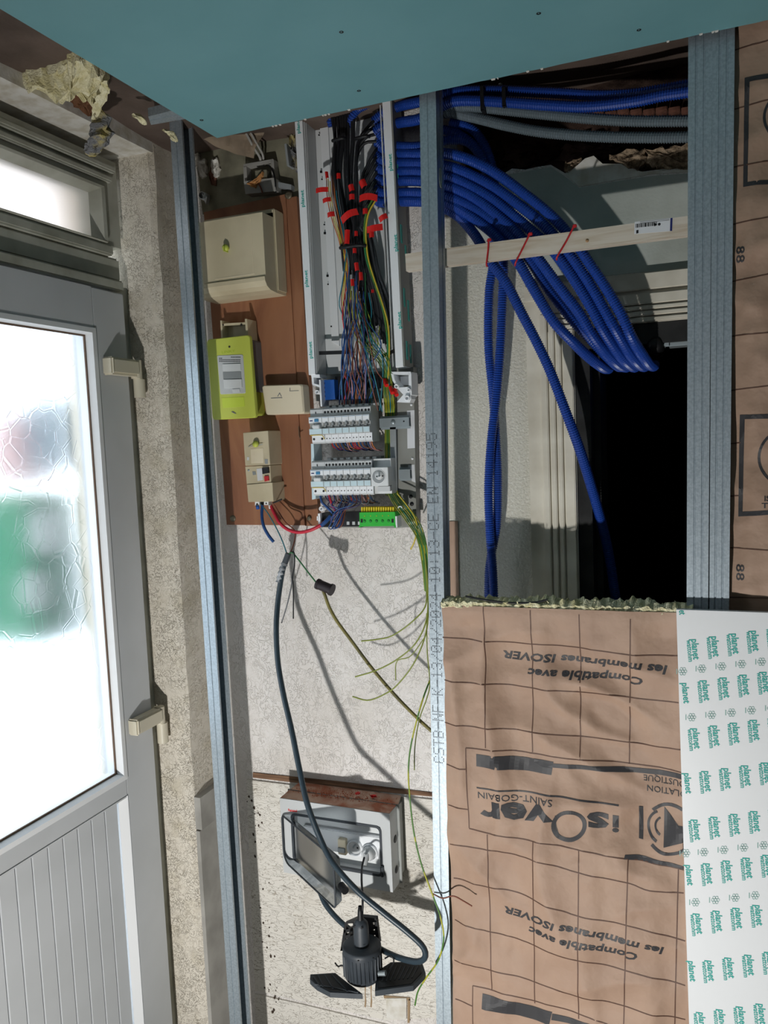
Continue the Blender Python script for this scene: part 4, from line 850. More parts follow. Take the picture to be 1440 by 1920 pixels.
# terminals
t = T('neutral_terminal_strip', 'black terminal strip under the lower breaker row, left of the green one', 'terminal block', 636, 988, 1.83)
sl([(601, 962), (675, 960), (675, 987), (602, 988)], 1.80, .03, .001).build('strip', black, t)
for k in range(3):
    x = 650+k*10.5; sl([(x, 978), (x+5, 978), (x+5, 984), (x, 984)], 1.7985, .003).build('terminal', grey_p, t)
t = T('earth_terminal_block', 'bright green earth terminal block with yellow striped top', 'terminal block', 708, 988, 1.83)
sl([(674, 961), (740, 960), (742, 986), (675, 987)], 1.785, .04, .0008, .001).build('body', green_t, t)
sl([(673, 985), (676, 985), (676, 989), (673, 989)], 1.785, .03).build('foot', green_t, t); sl([(738, 984), (742, 984), (743, 989), (739, 989)], 1.785, .03).build('foot', green_t, t)
for k in range(14):
    x = 677+k*4.5; sl([(x, 951+.0*k), (x+3, 951), (x+3, 961), (x, 961)], 1.79, .03).build('lever', yell_t, t)
for k in range(5):
    q = MB(); disc(q, 683.5+k*11.2, 977-k*.15, 1.7845, .0037, .001); o = q.build('screw_well', mat('deep_green', '#157a28', .5) if k == 0 else MATS['deep_green'], t)
    q = MB(); disc(q, 683.5+k*11.2, 967.5-k*.15, 1.7845, .0012, .0008); q.build('pin_hole', yell_t, t)
for x in (677, 735): sl([(x-1, 973), (x+3, 973), (x+3, 980), (x-1, 980)], 1.7843, .001).build('notch', black, t)
t = T('blue_terminal_block', 'small blue neutral terminal block above the upper breaker row', 'terminal block', 614, 750, 1.84)
sl([(602, 713), (626, 712), (628, 748), (604, 750)], 1.81, .035, .001, .001).build('body', blue_t, t)
for k in range(4):
    q = MB(); disc(q, 607+k*.4, 719+k*8, 1.8092, .0030, .001); q.build('screw', MATS['deep_green'] if False else ink_bl, t)
t = T('busbar_cover', 'wide black busbar cover behind the loose wires above the breakers', 'busbar', 672, 730, 1.84)
sl([(628, 706), (739, 698), (741, 726), (630, 732)], 1.832, .016, .001).build('cover', black, t)
for k, (a_, b_) in enumerate(((722, 716), (731, 729), (741, 735))):
    pass
t = T('red_wire_connector', 'two red push-in wire connectors hanging by the right bracket', 'connector', 732, 735, 1.79)
for (x, y) in ((721, 717), (732, 731), (740, 735)):
    q = MB(); q.cyl(pY(x, y-5, 1.80), pY(x+4, y+6, 1.79), .0052, 8); q.build('connector', red, t)
# DIN rails showing at the right end of each row
for (x0, x1, yt, yb, lb) in ((712, 766, 778, 806, 'upper'), (748, 768, 876, 902, 'lower')):
    t = T('din_rail', 'galvanised mounting rail end sticking out right of the %s breaker row' % lb, 'rail', (x0+x1)/2, yb, 1.835)
    a, b = pY(x0, yb, 1.822), pY(x1, yt, 1.822); q = MB(); q.box(a.x, b.x, 1.830, 1.832, b.z-.005, b.z); q.box(a.x, b.x, 1.830, 1.832, a.z, a.z+.005); q.box(a.x, b.x, 1.822, 1.836, b.z-.006, b.z-.005); q.box(a.x, b.x, 1.822, 1.836, a.z+.005, a.z+.006); q.box(a.x, b.x, 1.822, 1.824, a.z+.006, b.z-.006); q.build('rail', steel_d, t)
    if lb == 'upper':
        q = MB(); p = pY(737, 792, 1.8215); q.lathe(p, (0, -1, 0), [(.0055, 0), (.005, .003), (0, .003)], 14); q.build('screw', steel_d, t); q = MB(); disc(q, 757, 790, 1.8215, .002, .001); q.build('hole', black, t)

# ------------------------------------------------------------------ modular breakers: two rows
MW = .0181
def breaker(x, zc, label, cat, group, w_=1, rcd=False):
    """x = left side, zc = centre height"""
    t = thing('residual_current_device' if rcd else 'circuit_breaker', label, cat, (x+MW*w_/2, 1.84, zc-.043), group)
    g = .0003; x0, x1 = x+g, x+MW*w_-g
    q = MB(); prof = [(1.836, .0425), (1.790, .0425), (1.786, .039), (1.786, .0225), (1.779, .0225), (1.776, .021), (1.776, .006), (1.782, .005), (1.782, -.0065), (1.776, -.0075), (1.776, -.0215), (1.779, -.0225), (1.790, -.0225), (1.790, -.041), (1.794, -.0445), (1.836, -.0445)]
    q.prism([(x0, a, zc+b) for a, b in prof], (x1-x0, 0, 0)); q.build('housing', grey_p, t)
    q = MB(); q.box(x0+.0005, x1-.0005, 1.7753, 1.7765, zc+.0075, zc+.0205); pl = q.build('label_plate', white_p, t)
    q = MB(); q.box(x0+.001, x1-.001, 1.7750, 1.7756, zc+.0185, zc+.0193); q.build('blue_line', bluep, pl)
    q = MB(); q.box(x0+.0008, x1-.0008, 1.7750, 1.7765, zc-.0205, zc-.0085); q.build('marker_window', blue_w, t)
    q = MB(); q.box(x0, x1, 1.7893, 1.7905, zc-.0405, zc-.0235); q.build('lower_terminal_face', white_p, t)
    if rcd:
        q = MB(); q.box(x0+.016, x1-.008, 1.7738, 1.777, zc+.009, zc+.0165, .0006); q.build('test_button', bluep, t)
        q = MB(); q.box(x0+.003, x0+.011, 1.7748, 1.7757, zc+.011, zc+.0135); q.build('maker_print', ink_bl, pl)
        q = MB(); q.box(x0+.013, x1-.003, 1.766, 1.783, zc-.0075, zc+.0015, .0015); q.build('toggle', white_s, t)
        q = MB(); q.box(x0+.001, x0+.012, 1.7812, 1.7825, zc-.006, zc+.0045); q.build('toggle_recess', tgrey, t)
        ws = [x0+.0055, x0+.028]; q = MB(); q.box(x0+.014, x0+.0165, 1.7853, 1.787, zc+.029, zc+.0345); q.build('top_slot', black, t)
    else:
        cx = (x0+x1)/2; q = MB(); q.box(x0+.001, x1-.007, 1.7812, 1.7825, zc-.006, zc+.0045); q.build('toggle_recess', tgrey, t)
        q = MB(); q.box(cx+.0005, cx+.0065, 1.770, 1.783, zc-.001, zc+.0055, .0008); q.box(cx-.004, cx+.002, 1.774, 1.783, zc-.005, zc-.001, .0006); q.build('toggle', grey_m, t)
        for s_ in (-.0041, .0041):
            q = MB(); q.lathe((cx+s_, 1.7856, zc+.0318), (0, 1, 0), [(0, 0), (.0031, 0), (.0031, .001)], 12); q.build('screw_well', black, t)
        ws = [cx-.0041, cx+.0041]
    for xx in ws:
        q = MB(); rr_ = .003 if rcd else .0014; q.lathe((xx, 1.7886, zc-.033), (0, 1, 0), [(0, 0), (rr_, 0), (rr_, .001)], 10); q.build('lower_screw', black, t)
    return t
ordn = ['first', 'second', 'third', 'fourth', 'fifth', 'sixth', 'seventh']
ROWX = (pY(579, 795, 1.776).x, pY(582, 895, 1.776).x); ROWZ = (pY(640, 794, 1.776).z-.002, pY(640, 894, 1.776).z-.002)
for R, nm in enumerate(('upper', 'lower')):
    x0, zc = ROWX[R], ROWZ[R]
    breaker(x0, zc, 'wide residual current device with blue button at the left of the %s row' % nm, 'residual current device', None, 2, True)
    if R == 0: proto = breaker(x0+2*MW, zc, 'narrow circuit breaker, first from the left in the upper row', 'circuit breaker', 'circuit breakers in two rows'); px0 = x0+2*MW; pz0 = zc
    for k in range(7):
        if R == 0 and k == 0: continue
        copy_tree(proto, Vector((x0+(2+k)*MW-px0, 0, zc-pz0)), label='narrow circuit breaker, %s from the left in the %s row' % (ordn[k], nm))
    # comb busbar at the back top of the row and the cheeks of the insulated housing
    a = thing('comb_busbar', 'grey comb busbar lying along the top of the %s breaker row' % nm, 'busbar', (x0+.1, 1.83, zc+.043))
    q = MB(); q.box(x0+.03, x0+9*MW+.012, 1.815, 1.838, zc+.0428, zc+.049); q.build('bar', tgrey, a)
    for k in range(8):
        q = MB(); q.box(x0+.034+k*.0175, x0+.044+k*.0175, 1.806, 1.83, zc+.0432, zc+.0475); q.build('tooth', grey_p, a)
    # yellow bridge wire round the device
    xa = x0+.002
    wire('bridge_wire', [Vector((xa-.001, 1.785, zc-.024)), Vector((xa+.004, 1.776, zc-.0235)), Vector((xa+.030, 1.776, zc-.0235)), Vector((xa+.034, 1.778, zc-.026)), Vector((xa+.033, 1.788, zc-.034))], .0011, WIRE['yellow'], 'yellow bridge wire round the wide device of the %s row' % nm)
# socket on the lower rail
x0 = ROWX[1]+9*MW+.0004; zc = ROWZ[1]
t = thing('rail_socket', 'round white rail-mounted power socket at the right of the lower breaker row', 'socket', (x0+.022, 1.84, zc-.043))
q = MB(); q.box(x0, x0+.0445, 1.776, 1.836, zc-.0225, zc+.0225, .001); q.box(x0, x0+.0445, 1.797, 1.836, zc-.0425, zc+.0425); q.build('housing', white_s, t)
q = MB(); q.box(x0+.012, x0+.0445, 1.785, 1.80, zc-.036, zc-.0235, .001); q.build('terminal_cover', grey_p, t)
c = (x0+.0200, 1.7755, zc+.0005); q = MB(); q.lathe(c, (0, 1, 0), [(.0175, .0), (.0165, -.001), (.0158, .0), (.0155, .010)], 32); q.build('rim', white_p, t)
q = MB(); q.lathe((c[0], 1.7752, c[2]), (0, 1, 0), [(0, 0), (.0158, 0)], 32); q.build('recess', grey_m, t)
q = MB(); q.lathe((c[0]+.002, 1.7748, c[2]+.003), (0, 1, 0), [(0, 0), (.0112, 0), (.0112, .0006)], 28); q.build('recess_floor', grey_p, t)
for dx, dz in ((-.0040, 0), (.0110, .001)):
    q = MB(); q.lathe((c[0]+dx, 1.7743, c[2]+dz), (0, 1, 0), [(0, 0), (.0020, 0), (.002, .0006)], 12); q.build('contact_hole', black, t)
q = MB(); q.cyl((c[0]+.003, 1.775, c[2]+.001), (c[0]+.003, 1.765, c[2]+.001), .0018, 10); q.build('earth_pin', steel_d, t)

# ------------------------------------------------------------------ grey outdoor box with its lid open
def yz(z): return z
DB = 1.768
tl = pY(525, 1507, DB); tr = pY(727, 1526, DB); br = pY(740, 1674, DB); zt = tr.z; zb = br.z; xl_ = tl.x; xr_ = (tr.x+br.x)/2
t = thing('outdoor_socket_box', 'pale grey surface box with open smoked lid and brick dust on top', 'electrical box', ((xl_+xr_)/2, BW-.006, zb))
op = [pY(549, 1531, DB), pY(711, 1550, DB), pY(718, 1640, DB)]; ox0, ox1, oz1, oz0 = op[0].x, op[1].x, (op[0].z+op[1].z)/2, op[2].z
q = MB(); h_ = .0
prof = lambda x: [(BW-.007, zb+.01), (DB+.045, zb), (DB+.012, zb), (DB, zb+.004), (DB, oz0)]
# front shell in four pieces round the opening, gently bowed sides
q.box(xl_, xr_, DB, BW-.05, zb, oz0-.004); q.box(xl_, xr_, DB, BW-.05, oz1+.004, zt)
q.box(xl_, ox0-.003, DB, BW-.05, oz0-.004, oz1+.004); q.box(ox1+.003, xr_, DB, BW-.05, oz0-.004, oz1+.004)
q.build('front_shell', grey_p, t)
q = MB(); q.box(xl_-.004, xr_+.006, BW-.052, BW-.048, zb-.003, zt+.003, .001); q.box(xl_+.004, xr_-.002, BW-.048, BW-.007, zb+.006, zt-.004, .004); q.build('back_shell', mat('shell_grey', '#9da09d', .5), t)
q = MB(); q.prism([(xl_, DB-.0, zt), (xr_, DB, zt), (xr_+.002, DB+.05, zt+.001), (xr_-.01, BW-.008, zt+.022), (xl_+.02, BW-.008, zt+.022), (xl_, DB+.05, zt+.001)], (0, 0, .0015)) if False else None
q = MB(); q.add([(xl_+.001, DB+.002, zt+.0008), (xr_-.001, DB+.002, zt+.0008), (xr_-.001, BW-.052, zt+.0012), (xl_+.001, BW-.052, zt+.0012)], [(0, 1, 2, 3)]); q.add([(xl_+.005, BW-.052, zt+.0035), (xr_+.004, BW-.052, zt+.0035), (xr_-.004, BW-.007, zt+.006), (xl_+.010, BW-.007, zt+.006)], [(0, 1, 2, 3)]); q.build('dust_layer', dust, t)
q = MB(); r = random.Random(11)
for k in range(420):
    x = min(xr_-.01, max(xl_+.02, r.gauss((xl_+xr_)/2+.0, .06))); y = r.uniform(DB+.03, BW-.012); s_ = r.uniform(.0006, .0024); z = zt+.004
    q.add([(x-s_, y, z), (x+s_, y-s_, z), (x, y+s_, z), (x, y, z+s_*1.6)], [(0, 1, 3), (1, 2, 3), (2, 0, 3), (0, 2, 1)])
o = q.build('dust_crumbs', dustp, t); o['kind'] = 'stuff'
q = MB(); ink_text(q, 'Famatel', pY(540.5, 1521, DB-.0006), pY(557, 1523, DB-.0006), .0065, bold=.03); q.build('maker_name', red, t)
def rrect(x0, x1, z0, z1, y, rad, n=6):
    o = []
    for cx, cz, a0 in ((x1-rad, z1-rad, 0), (x0+rad, z1-rad, pi/2), (x0+rad, z0+rad, pi), (x1-rad, z0+rad, 3*pi/2)):
        o += [Vector((cx+cos(a0+k/n*pi/2)*rad, y, cz+sin(a0+k/n*pi/2)*rad)) for k in range(n+1)]
    return o
q = MB(); A = rrect(ox0-.006, ox1+.006, oz0-.006, oz1+.006, DB-.002, .014); B = rrect(ox0, ox1, oz0, oz1, DB-.002, .010); n = len(A)
C_ = [p+Vector((0, .01, 0)) for p in B]; q.add(A+B+C_+[p+Vector((0, .004, 0)) for p in A], [(i, (i+1) % n, (i+1) % n+n, i+n) for i in range(n)]+[(i+n, (i+1) % n+n, (i+1) % n+2*n, i+2*n) for i in range(n)]+[(i, (i+1) % n, (i+1) % n+3*n, i+3*n) for i in range(n)]); q.build('gasket', dkgrey, t)
q = MB(); q.box(ox0-.003, ox1+.003, DB+.030, DB+.034, oz0-.004, oz1+.004); q.build('inner_cover', white_s, t)
iz0 = oz0+.028; iz1 = oz1-.034; q = MB(); q.box(ox0+.02, ox1-.004, DB+.018, DB+.031, iz0, iz1, .002); mod = q.build('module_plate', white_p, t)
a = pY(634, 1572, DB+.01); b = pY(650, 1603, DB+.01); q = MB(); q.box(a.x, b.x, DB+.006, DB+.02, b.z, a.z, .001); bk = q.build('small_breaker', beige2, t)
q = MB(); q.box(a.x+.001, b.x-.001, DB+.001, DB+.008, b.z+.008, b.z+.02, .001); q.build('toggle', grey_m, bk)
for (x, y) in ((664, 1592), (692, 1600)):
    p = pY(x, y, DB+.010); q = MB(); q.lathe(p, (0, 1, 0), [(.0215, .010), (.0215, 0), (.0190, 0), (.0180, .006), (.0175, .0075)], 32); so = q.build('socket_rim', white_p, t); q = MB(); q.lathe(p+Vector((0, .0078, 0)), (0, 1, 0), [(0, 0), (.0178, 0)], 28); q.build('socket_floor', grey_p, so)
    if x == 664:
        for dx in (-.006, .006):
            q = MB(); q.lathe(p+Vector((dx, .0072, 0)), (0, 1, 0), [(0, 0), (.0024, 0), (.0024, .0005)], 10); q.build('contact_hole', black, so)
        q = MB(); q.cyl(p+Vector((0, .007, .008)), p+Vector((0, -.006, .008)), .002, 10); q.build('earth_pin', steel_d, so)
for z in (zb+.045, zb+.125):
    q = MB(); q.lathe((xr_+.0005, DB+.03, z), (1, 0, 0), [(0, .001), (.009, .001), (.010, 0)], 16); q.build('knockout', black, t)
q = MB(); p = pY(717, 1632, DB-.004); q.box(p.x-.004, p.x+.004, DB-.010, DB-.001, p.z-.016, p.z+.012, .002); q.build('latch', dkgrey, t)
# smoked lid hinged on the left edge of the opening and swung towards the room
A = pY(527, 1527, DB-.004); Dn = pY(538, 1625, DB-.004)
lidz1 = A.z; lidz0 = oz0-.008
def zmatch(x, y, z, lo=1.3, hi=1.78):
    d = ray(x, y); return CAM+d*((z-CH)/d.z)
Bp = zmatch(613, 1609, lidz1); Cp = zmatch(641, 1706, lidz0-.0)
hx, hy = A.x, DB-.004; fx, fy = (Bp.x+Cp.x)/2, (Bp.y+Cp.y)/2
print('LID', A, Bp, Cp, lidz0)
Lw = Vector((fx-hx, fy-hy, 0)); Lu = Lw.normalized(); Ln = Lu.cross(Vector((0, 0, 1)))
t = thing('box_lid', 'smoked transparent lid hanging open from the grey box', 'lid', (hx, hy, lidz0)) if False else t
def LP(u, z, d=0): return Vector((hx, hy, 0))+Lu*u+Ln*d+Vector((0, 0, z))
wL = Lw.length; q = MB()
def lidpts(ins, d, drop=.0):
    o = []
    for cu, cz, a0 in ((wL-.014, lidz1-.014, 0), (.014, lidz1-.014, pi/2), (.03, lidz0+.03, pi), (wL-.014, lidz0+.014, 3*pi/2)):
        rad = (.03 if a0 == pi else .014)-ins
        o += [LP(cu+cos(a0+k/5*pi/2)*rad, cz+sin(a0+k/5*pi/2)*rad, d) for k in range(6)]
    return o
A_ = lidpts(0, 0); B_ = lidpts(.004, -.014); C_ = lidpts(.008, -.022); n = len(A_)
q.add(A_+B_+C_, [(i, (i+1) % n, (i+1) % n+n, i+n) for i in range(n)]+[(i+n, (i+1) % n+n, (i+1) % n+2*n, i+2*n) for i in range(n)]+[tuple(range(2*n, 3*n))]); lid = q.build('lid', lid_m, t)
q = MB(); q.tube([p for p in lidpts(.001, -.001)]+[lidpts(.001, -.001)[0]], .0022, 6); q.build('lid_rim', dkgrey, lid)
q = MB(); q.tube([p for p in lidpts(.014, -.020)]+[lidpts(.014, -.020)[0]], .0012, 6); q.build('lid_rib', dkgrey, lid)
q = MB(); a = LP(wL-.004, (lidz0+lidz1)/2-.012, -.02); q.cyl(a, a+Ln*.004+Lu*.026, .009, 14); q.build('lid_latch', black, lid)
# red petals of tape lying on the box
for k, (x, y, s_) in enumerate(((671, 1487, .009), (700, 1484, .012))):
    p = Vector((pY(x, y, 1.83).x, 1.83, zt+.0095)); q = MB(); r = random.Random(k)
    for j in range(3):
        a = r.uniform(0, 6); q.add([p+Vector((cos(a+i)*s_*r.uniform(.6, 1), sin(a+i)*s_*.6, r.uniform(-.002, .006))) for i in (0, 1.2, 2.6, 3.9, 5)], [(0, 1, 2, 3, 4)])
    one(q, 'tape_scrap', red, ('smaller' if k == 0 else 'larger')+' red scrap of tape lying on the dusty grey box', 'tape')

# ------------------------------------------------------------------ hanging three-panel work lamp and its plug
t = T('lamp_plug', 'white round plug in the right socket of the grey box, black lead hanging down', 'plug', 688, 1612, 1.75)
p = pY(692, 1599, 1.778); q = MB(); q.lathe(p, (0, -1, 0), [(.0175, 0), (.0175, .004), (.0165, .012), (.0125, .020), (.0, .024)], 28); q.build('plug_body', white_s, t)
q = MB(); q.lathe(pY(686, 1610, 1.752), (.1, -.6, -.5), [(.008, -.01), (.006, .012), (.004, .018)], 14); q.build('cable_grip', grey_p, t)
DLm = 1.61
q = MB(); q.tube(px3([(683, 1608, 1.74), (679, 1625, 1.71), (678, 1650, 1.66), (680, 1685, 1.62), (679, 1722, DLm)]), .0026, 8, step=.008); q.build('lead', blackm, t)
t = T('work_lamp', 'hanging black work lamp with three folding finned light panels', 'lamp', 680, 1838, DLm)
cb = pY(681, 1832, DLm); ct = pY(681, 1773, DLm); R_ = .0455
ct.x = cb.x
hz = ct.z-.0; q = MB(); q.lathe((cb.x, DLm, cb.z), (0, 0, 1), [(0, 0), (R_*.80, 0), (R_*.9, .004), (R_, hz-cb.z-.008), (R_, hz-cb.z), (R_-.003, hz-cb.z+.002), (0, hz-cb.z+.003)], 40); q.build('lamp_body', dkgrey, t)
for k in range(26):
    a = 2*pi*k/26; q = None
q = MB()
for k in range(30):
    a = 2*pi*k/30; u = Vector((cos(a), sin(a), 0)); v = Vector((-sin(a), cos(a), 0)); zz0, zz1 = cb.z+.012, hz-.014
    p0 = Vector((cb.x, DLm, 0))+u*(R_*.96); q.add([p0+v*.0015+Vector((0, 0, zz0)), p0+u*.0024+Vector((0, 0, zz0)), p0-v*.0015+Vector((0, 0, zz0)), p0+v*.0015+Vector((0, 0, zz1)), p0+u*.0028+Vector((0, 0, zz1)), p0-v*.0015+Vector((0, 0, zz1))], [(0, 1, 4, 3), (1, 2, 5, 4)])
o = q.build('cooling_fins', dkgrey, t); o['kind'] = 'stuff'
nk = pY(680, 1772, DLm); nt_ = pY(680, 1737, DLm)
q = MB(); q.lathe((cb.x, DLm, hz), (0, 0, 1), [(.019, 0), (.0185, .006), (.018, .045), (.0165, .055), (.012, .061), (.007, .064)], 28); nk_ = q.build('lamp_holder', dkgrey, t)
q = MB(); q.lathe((cb.x, DLm, hz+.062), (0, 0, 1), [(.0075, 0), (.006, .020), (.0040, .034), (.003, .034)], 16); q.build('cord_boot', black, t)
for dx in (-.009, .009):
    q = MB(); q.lathe((cb.x+dx, DLm-.0145, hz+.054), (0, -1, .5), [(0, .0006), (.003, .0006), (.003, -.002)], 10); q.build('vent_hole', black, nk_)
for x, y in ((672, 1801), (700, 1796)):
    p = pZ(x, y, hz+.003); q = MB(); q.lathe(p, (0, 0, 1), [(0, .0004), (.0022, .0004), (.0022, -.0002)], 10); q.build('screw', black, t)
# folding panels; the outlines are read on the level plane through the drum's foot, then given thickness
def wing(pts, Z, th, ribs, name='light_panel'):
    P = [pZ(x, y, Z) for x, y in pts]; q = MB(); q.prism(P, (0, 0, -th)); o = q.build(name, dkgrey, t)
    c = sum(P, Vector())/len(P); q = MB(); q.prism([c+(p-c)*.86+Vector((0, 0, .0012)) for p in P], (0, 0, -.0008)); q.build('recessed_back', black, o)
    q = MB()
    for (a, b) in ribs:
        A, B = pZ(*a, Z)+Vector((0, 0, .0025)), pZ(*b, Z)+Vector((0, 0, .0025)); d = (B-A).normalized().cross(Vector((0, 0, 1)))*.0014
        q.prism([A-d, B-d, B+d, A+d], (0, 0, -.004))
    rb_ = q.build('fins', dkgrey, o); rb_['kind'] = 'stuff'
    return o
zL = cb.z+.004
wing([(582, 1827), (628, 1824), (650, 1841), (680, 1864), (619, 1861), (594, 1848), (581, 1836)], zL, .012, [((596, 1829), (606, 1851)), ((608, 1828), (625, 1856)), ((622, 1828), (652, 1860)), ((588, 1832), (600, 1850)), ((590, 1846), (672, 1862))])
wing([(713, 1817), (733, 1804), (791, 1803), (798, 1824), (775, 1848), (703, 1858), (704, 1842)], zL+.010, .013, [((728+k*8, 1812+k*.2), (716+k*8, 1842-k*1.0)) for k in range(8)])
# rear panel stands upright behind the drum, with slots
P = [(645, 1733), (676, 1719), (704, 1721), (711, 1767), (640, 1782), (637, 1783)]
q = MB(); D0 = DLm+.05
q.box(0, 0, 0, 0, 0, 0) if False else None
slab(q, [(646, 1732), (676, 1719), (705, 1722), (706, 1729)], D0, .012)
slab(q, [(646, 1732), (650, 1731), (645, 1783), (638, 1783)], D0, .010); slab(q, [(701, 1724), (706, 1724), (712, 1768), (705, 1768)], D0, .010); slab(q, [(662, 1728), (698, 1725), (700, 1790), (658, 1790)], D0+.002, .008)
for k in range(4):
    y = 1744+k*11; slab(q, [(645-k, y), (664, y-5), (664, y+1), (645-k, y+6)], D0, .010); slab(q, [(697, y-6), (707+k, y-7), (708+k, y-2), (697, y-1)], D0, .010)
q.build('light_panel', black, t)
for (x, y) in ((652, 1828), (716, 1826)):
    p = pY(x, y, DLm-.01); q = MB(); q.cyl(p-Vector((.008, 0, 0)), p+Vector((.010, 0, .004)), .006, 10); q.build('hinge_bolt', steel_d if x > 700 else black, t)
q = MB(); q.tube(px3([(722, 1797, 1.61), (732, 1792, 1.6), (738, 1798, 1.6), (737, 1808, 1.6), (730, 1816, 1.61)]), .0018, 7, step=.006); q.build('flex_lead', black, t)
q = MB(); q.tube(px3([(648, 1812, 1.60), (640, 1810, 1.6), (634, 1812, 1.61), (628, 1805, 1.62)]), .0018, 7, step=.006); q.build('flex_lead', black, t)
# old square plate low on the wall
t = T('blank_wall_plate', 'small white square plate on the chipped wall below the work lamp', 'plate', 745, 1915, BW-.007)
sl([(724, 1872), (762, 1872), (762, 1912), (725, 1910)], BW-.012, .005, .002).build('plate', plaster_w, t)
q = MB(); slab(q, [(719, 1867), (768, 1871), (769, 1876), (720, 1872)], BW-.009, .002); slab(q, [(764, 1873), (769, 1873), (768, 1918), (764, 1918)], BW-.009, .002); q.build('rust_edge', MATS['rust_stain'], t)
# ------------------------------------------------------------------ batten and its red ties
t = T('wooden_batten', 'pale pine batten fixed across behind the steel studs, price label at its right', 'batten', 1050, 480, 1.73)
q = MB(); slab(q, [(760, 476), (1340, 398), (1345, 434), (762, 508)], 1.716, .020, 0, .001); q.build('batten', batten_m, t)
lb = sl([(1190, 416), (1262, 408), (1260, 433), (1189, 439)], 1.7155, .0006).build('price_label', label_w, t)
sl([(1257, 409), (1261, 408.5), (1260, 433), (1256, 433)], 1.7150, .0005).build('navy_edge', ink_bl, lb)
q = MB()
x = 1192
for w_ in (1, 2, 1, 1, 2, 1, 1, 3, 1, 2, 1, 1, 2, 2, 1, 1): slab(q, [(x, 420-(x-1192)*.11), (x+w_, 420-(x-1192)*.11), (x+w_, 427-(x-1192)*.11), (x, 427-(x-1192)*.11)], 1.7150, .0004); x += w_+1.1
q.build('barcode', ink, lb)
q = MB(); disc(q, 1228, 421.5, 1.7150, .0026, .0004); disc(q, 1236, 420.5, 1.7150, .0026, .0004); slab(q, [(1193, 432), (1197, 431), (1197, 437), (1193, 438)], 1.7150, .0004); q.build('symbol', ink, lb)
for y0 in (413, 415.5): sl([(1200, y0+2.6), (1255, y0-3), (1255, y0-2.4), (1200, y0+3.2)], 1.7151, .0003).build('small_print', MATS['meter_grey'], lb)
q = MB(); disc(q, 1101, 451, 1.7155, .0035, .0006); q.build('knot', mat('pine_knot', '#a5835f', .7), t)
for i, pts in enumerate([[(914, 452, 1.722), (916, 450, 1.713), (915, 470, 1.7135), (912, 496, 1.713), (914, 499, 1.722)], [(990, 441, 1.722), (993, 439, 1.713), (981, 464, 1.7135), (967, 492, 1.713), (966, 498, 1.722)], [(1074, 426, 1.722), (1076, 424, 1.713), (1062, 452, 1.7135), (1045, 481, 1.713), (1044, 487, 1.722)]]):
    t = T('red_cable_tie', 'red tie around the batten, %s of the three from the left' % ordn[i], 'cable tie', pts[2][0], 500, 1.714, 'red ties around the batten')
    q = MB(); q.tube(px3(pts), .0019, 7, step=.004); q.build('strap', red_p, t)
    a = pY(pts[1][0]+1, pts[1][1], 1.712); q = MB(); q.box(a.x-.003, a.x+.005, 1.708, 1.714, a.z-.003, a.z+.003, .001); q.build('tie_head', red_p, t)

# ------------------------------------------------------------------ corrugated hoses
def hose(pts, r, m_, name, label, group, n=12, pitch=.0052):
    P = resample(px3(pts), pitch/4); mb = MB(); m = len(P)
    Q = []; nrm = None; vs = []
    T_ = [(P[min(i+1, m-1)]-P[max(i-1, 0)]).normalized() for i in range(m)]
    nrm = (Vector((0, -1, 0))-T_[0]*T_[0].dot(Vector((0, -1, 0)))); nrm = nrm.normalized() if nrm.length > .1 else Vector((0, 0, 1))
    for i in range(m):
        nrm = (nrm-T_[i]*nrm.dot(T_[i])).normalized(); bn = T_[i].cross(nrm); rr_ = r if i % 4 < 2 else r*.85
        vs += [P[i]+(nrm*cos(2*pi*k/n)+bn*sin(2*pi*k/n))*rr_ for k in range(n)]
    mb.add(vs, [(i*n+k, i*n+(k+1) % n, (i+1)*n+(k+1) % n, (i+1)*n+k) for i in range(m-1) for k in range(n)], False)
    # ridges stay crisp along the hose; open ends get a dark bore
    mb.add(vs[:n], [tuple(range(n-1, -1, -1))]); mb.add(vs[-n:], [tuple(range(n))])
    o = one(mb, name, m_, label, 'hose', group)
    return o
G1 = 'blue corrugated conduits fanning under the batten'
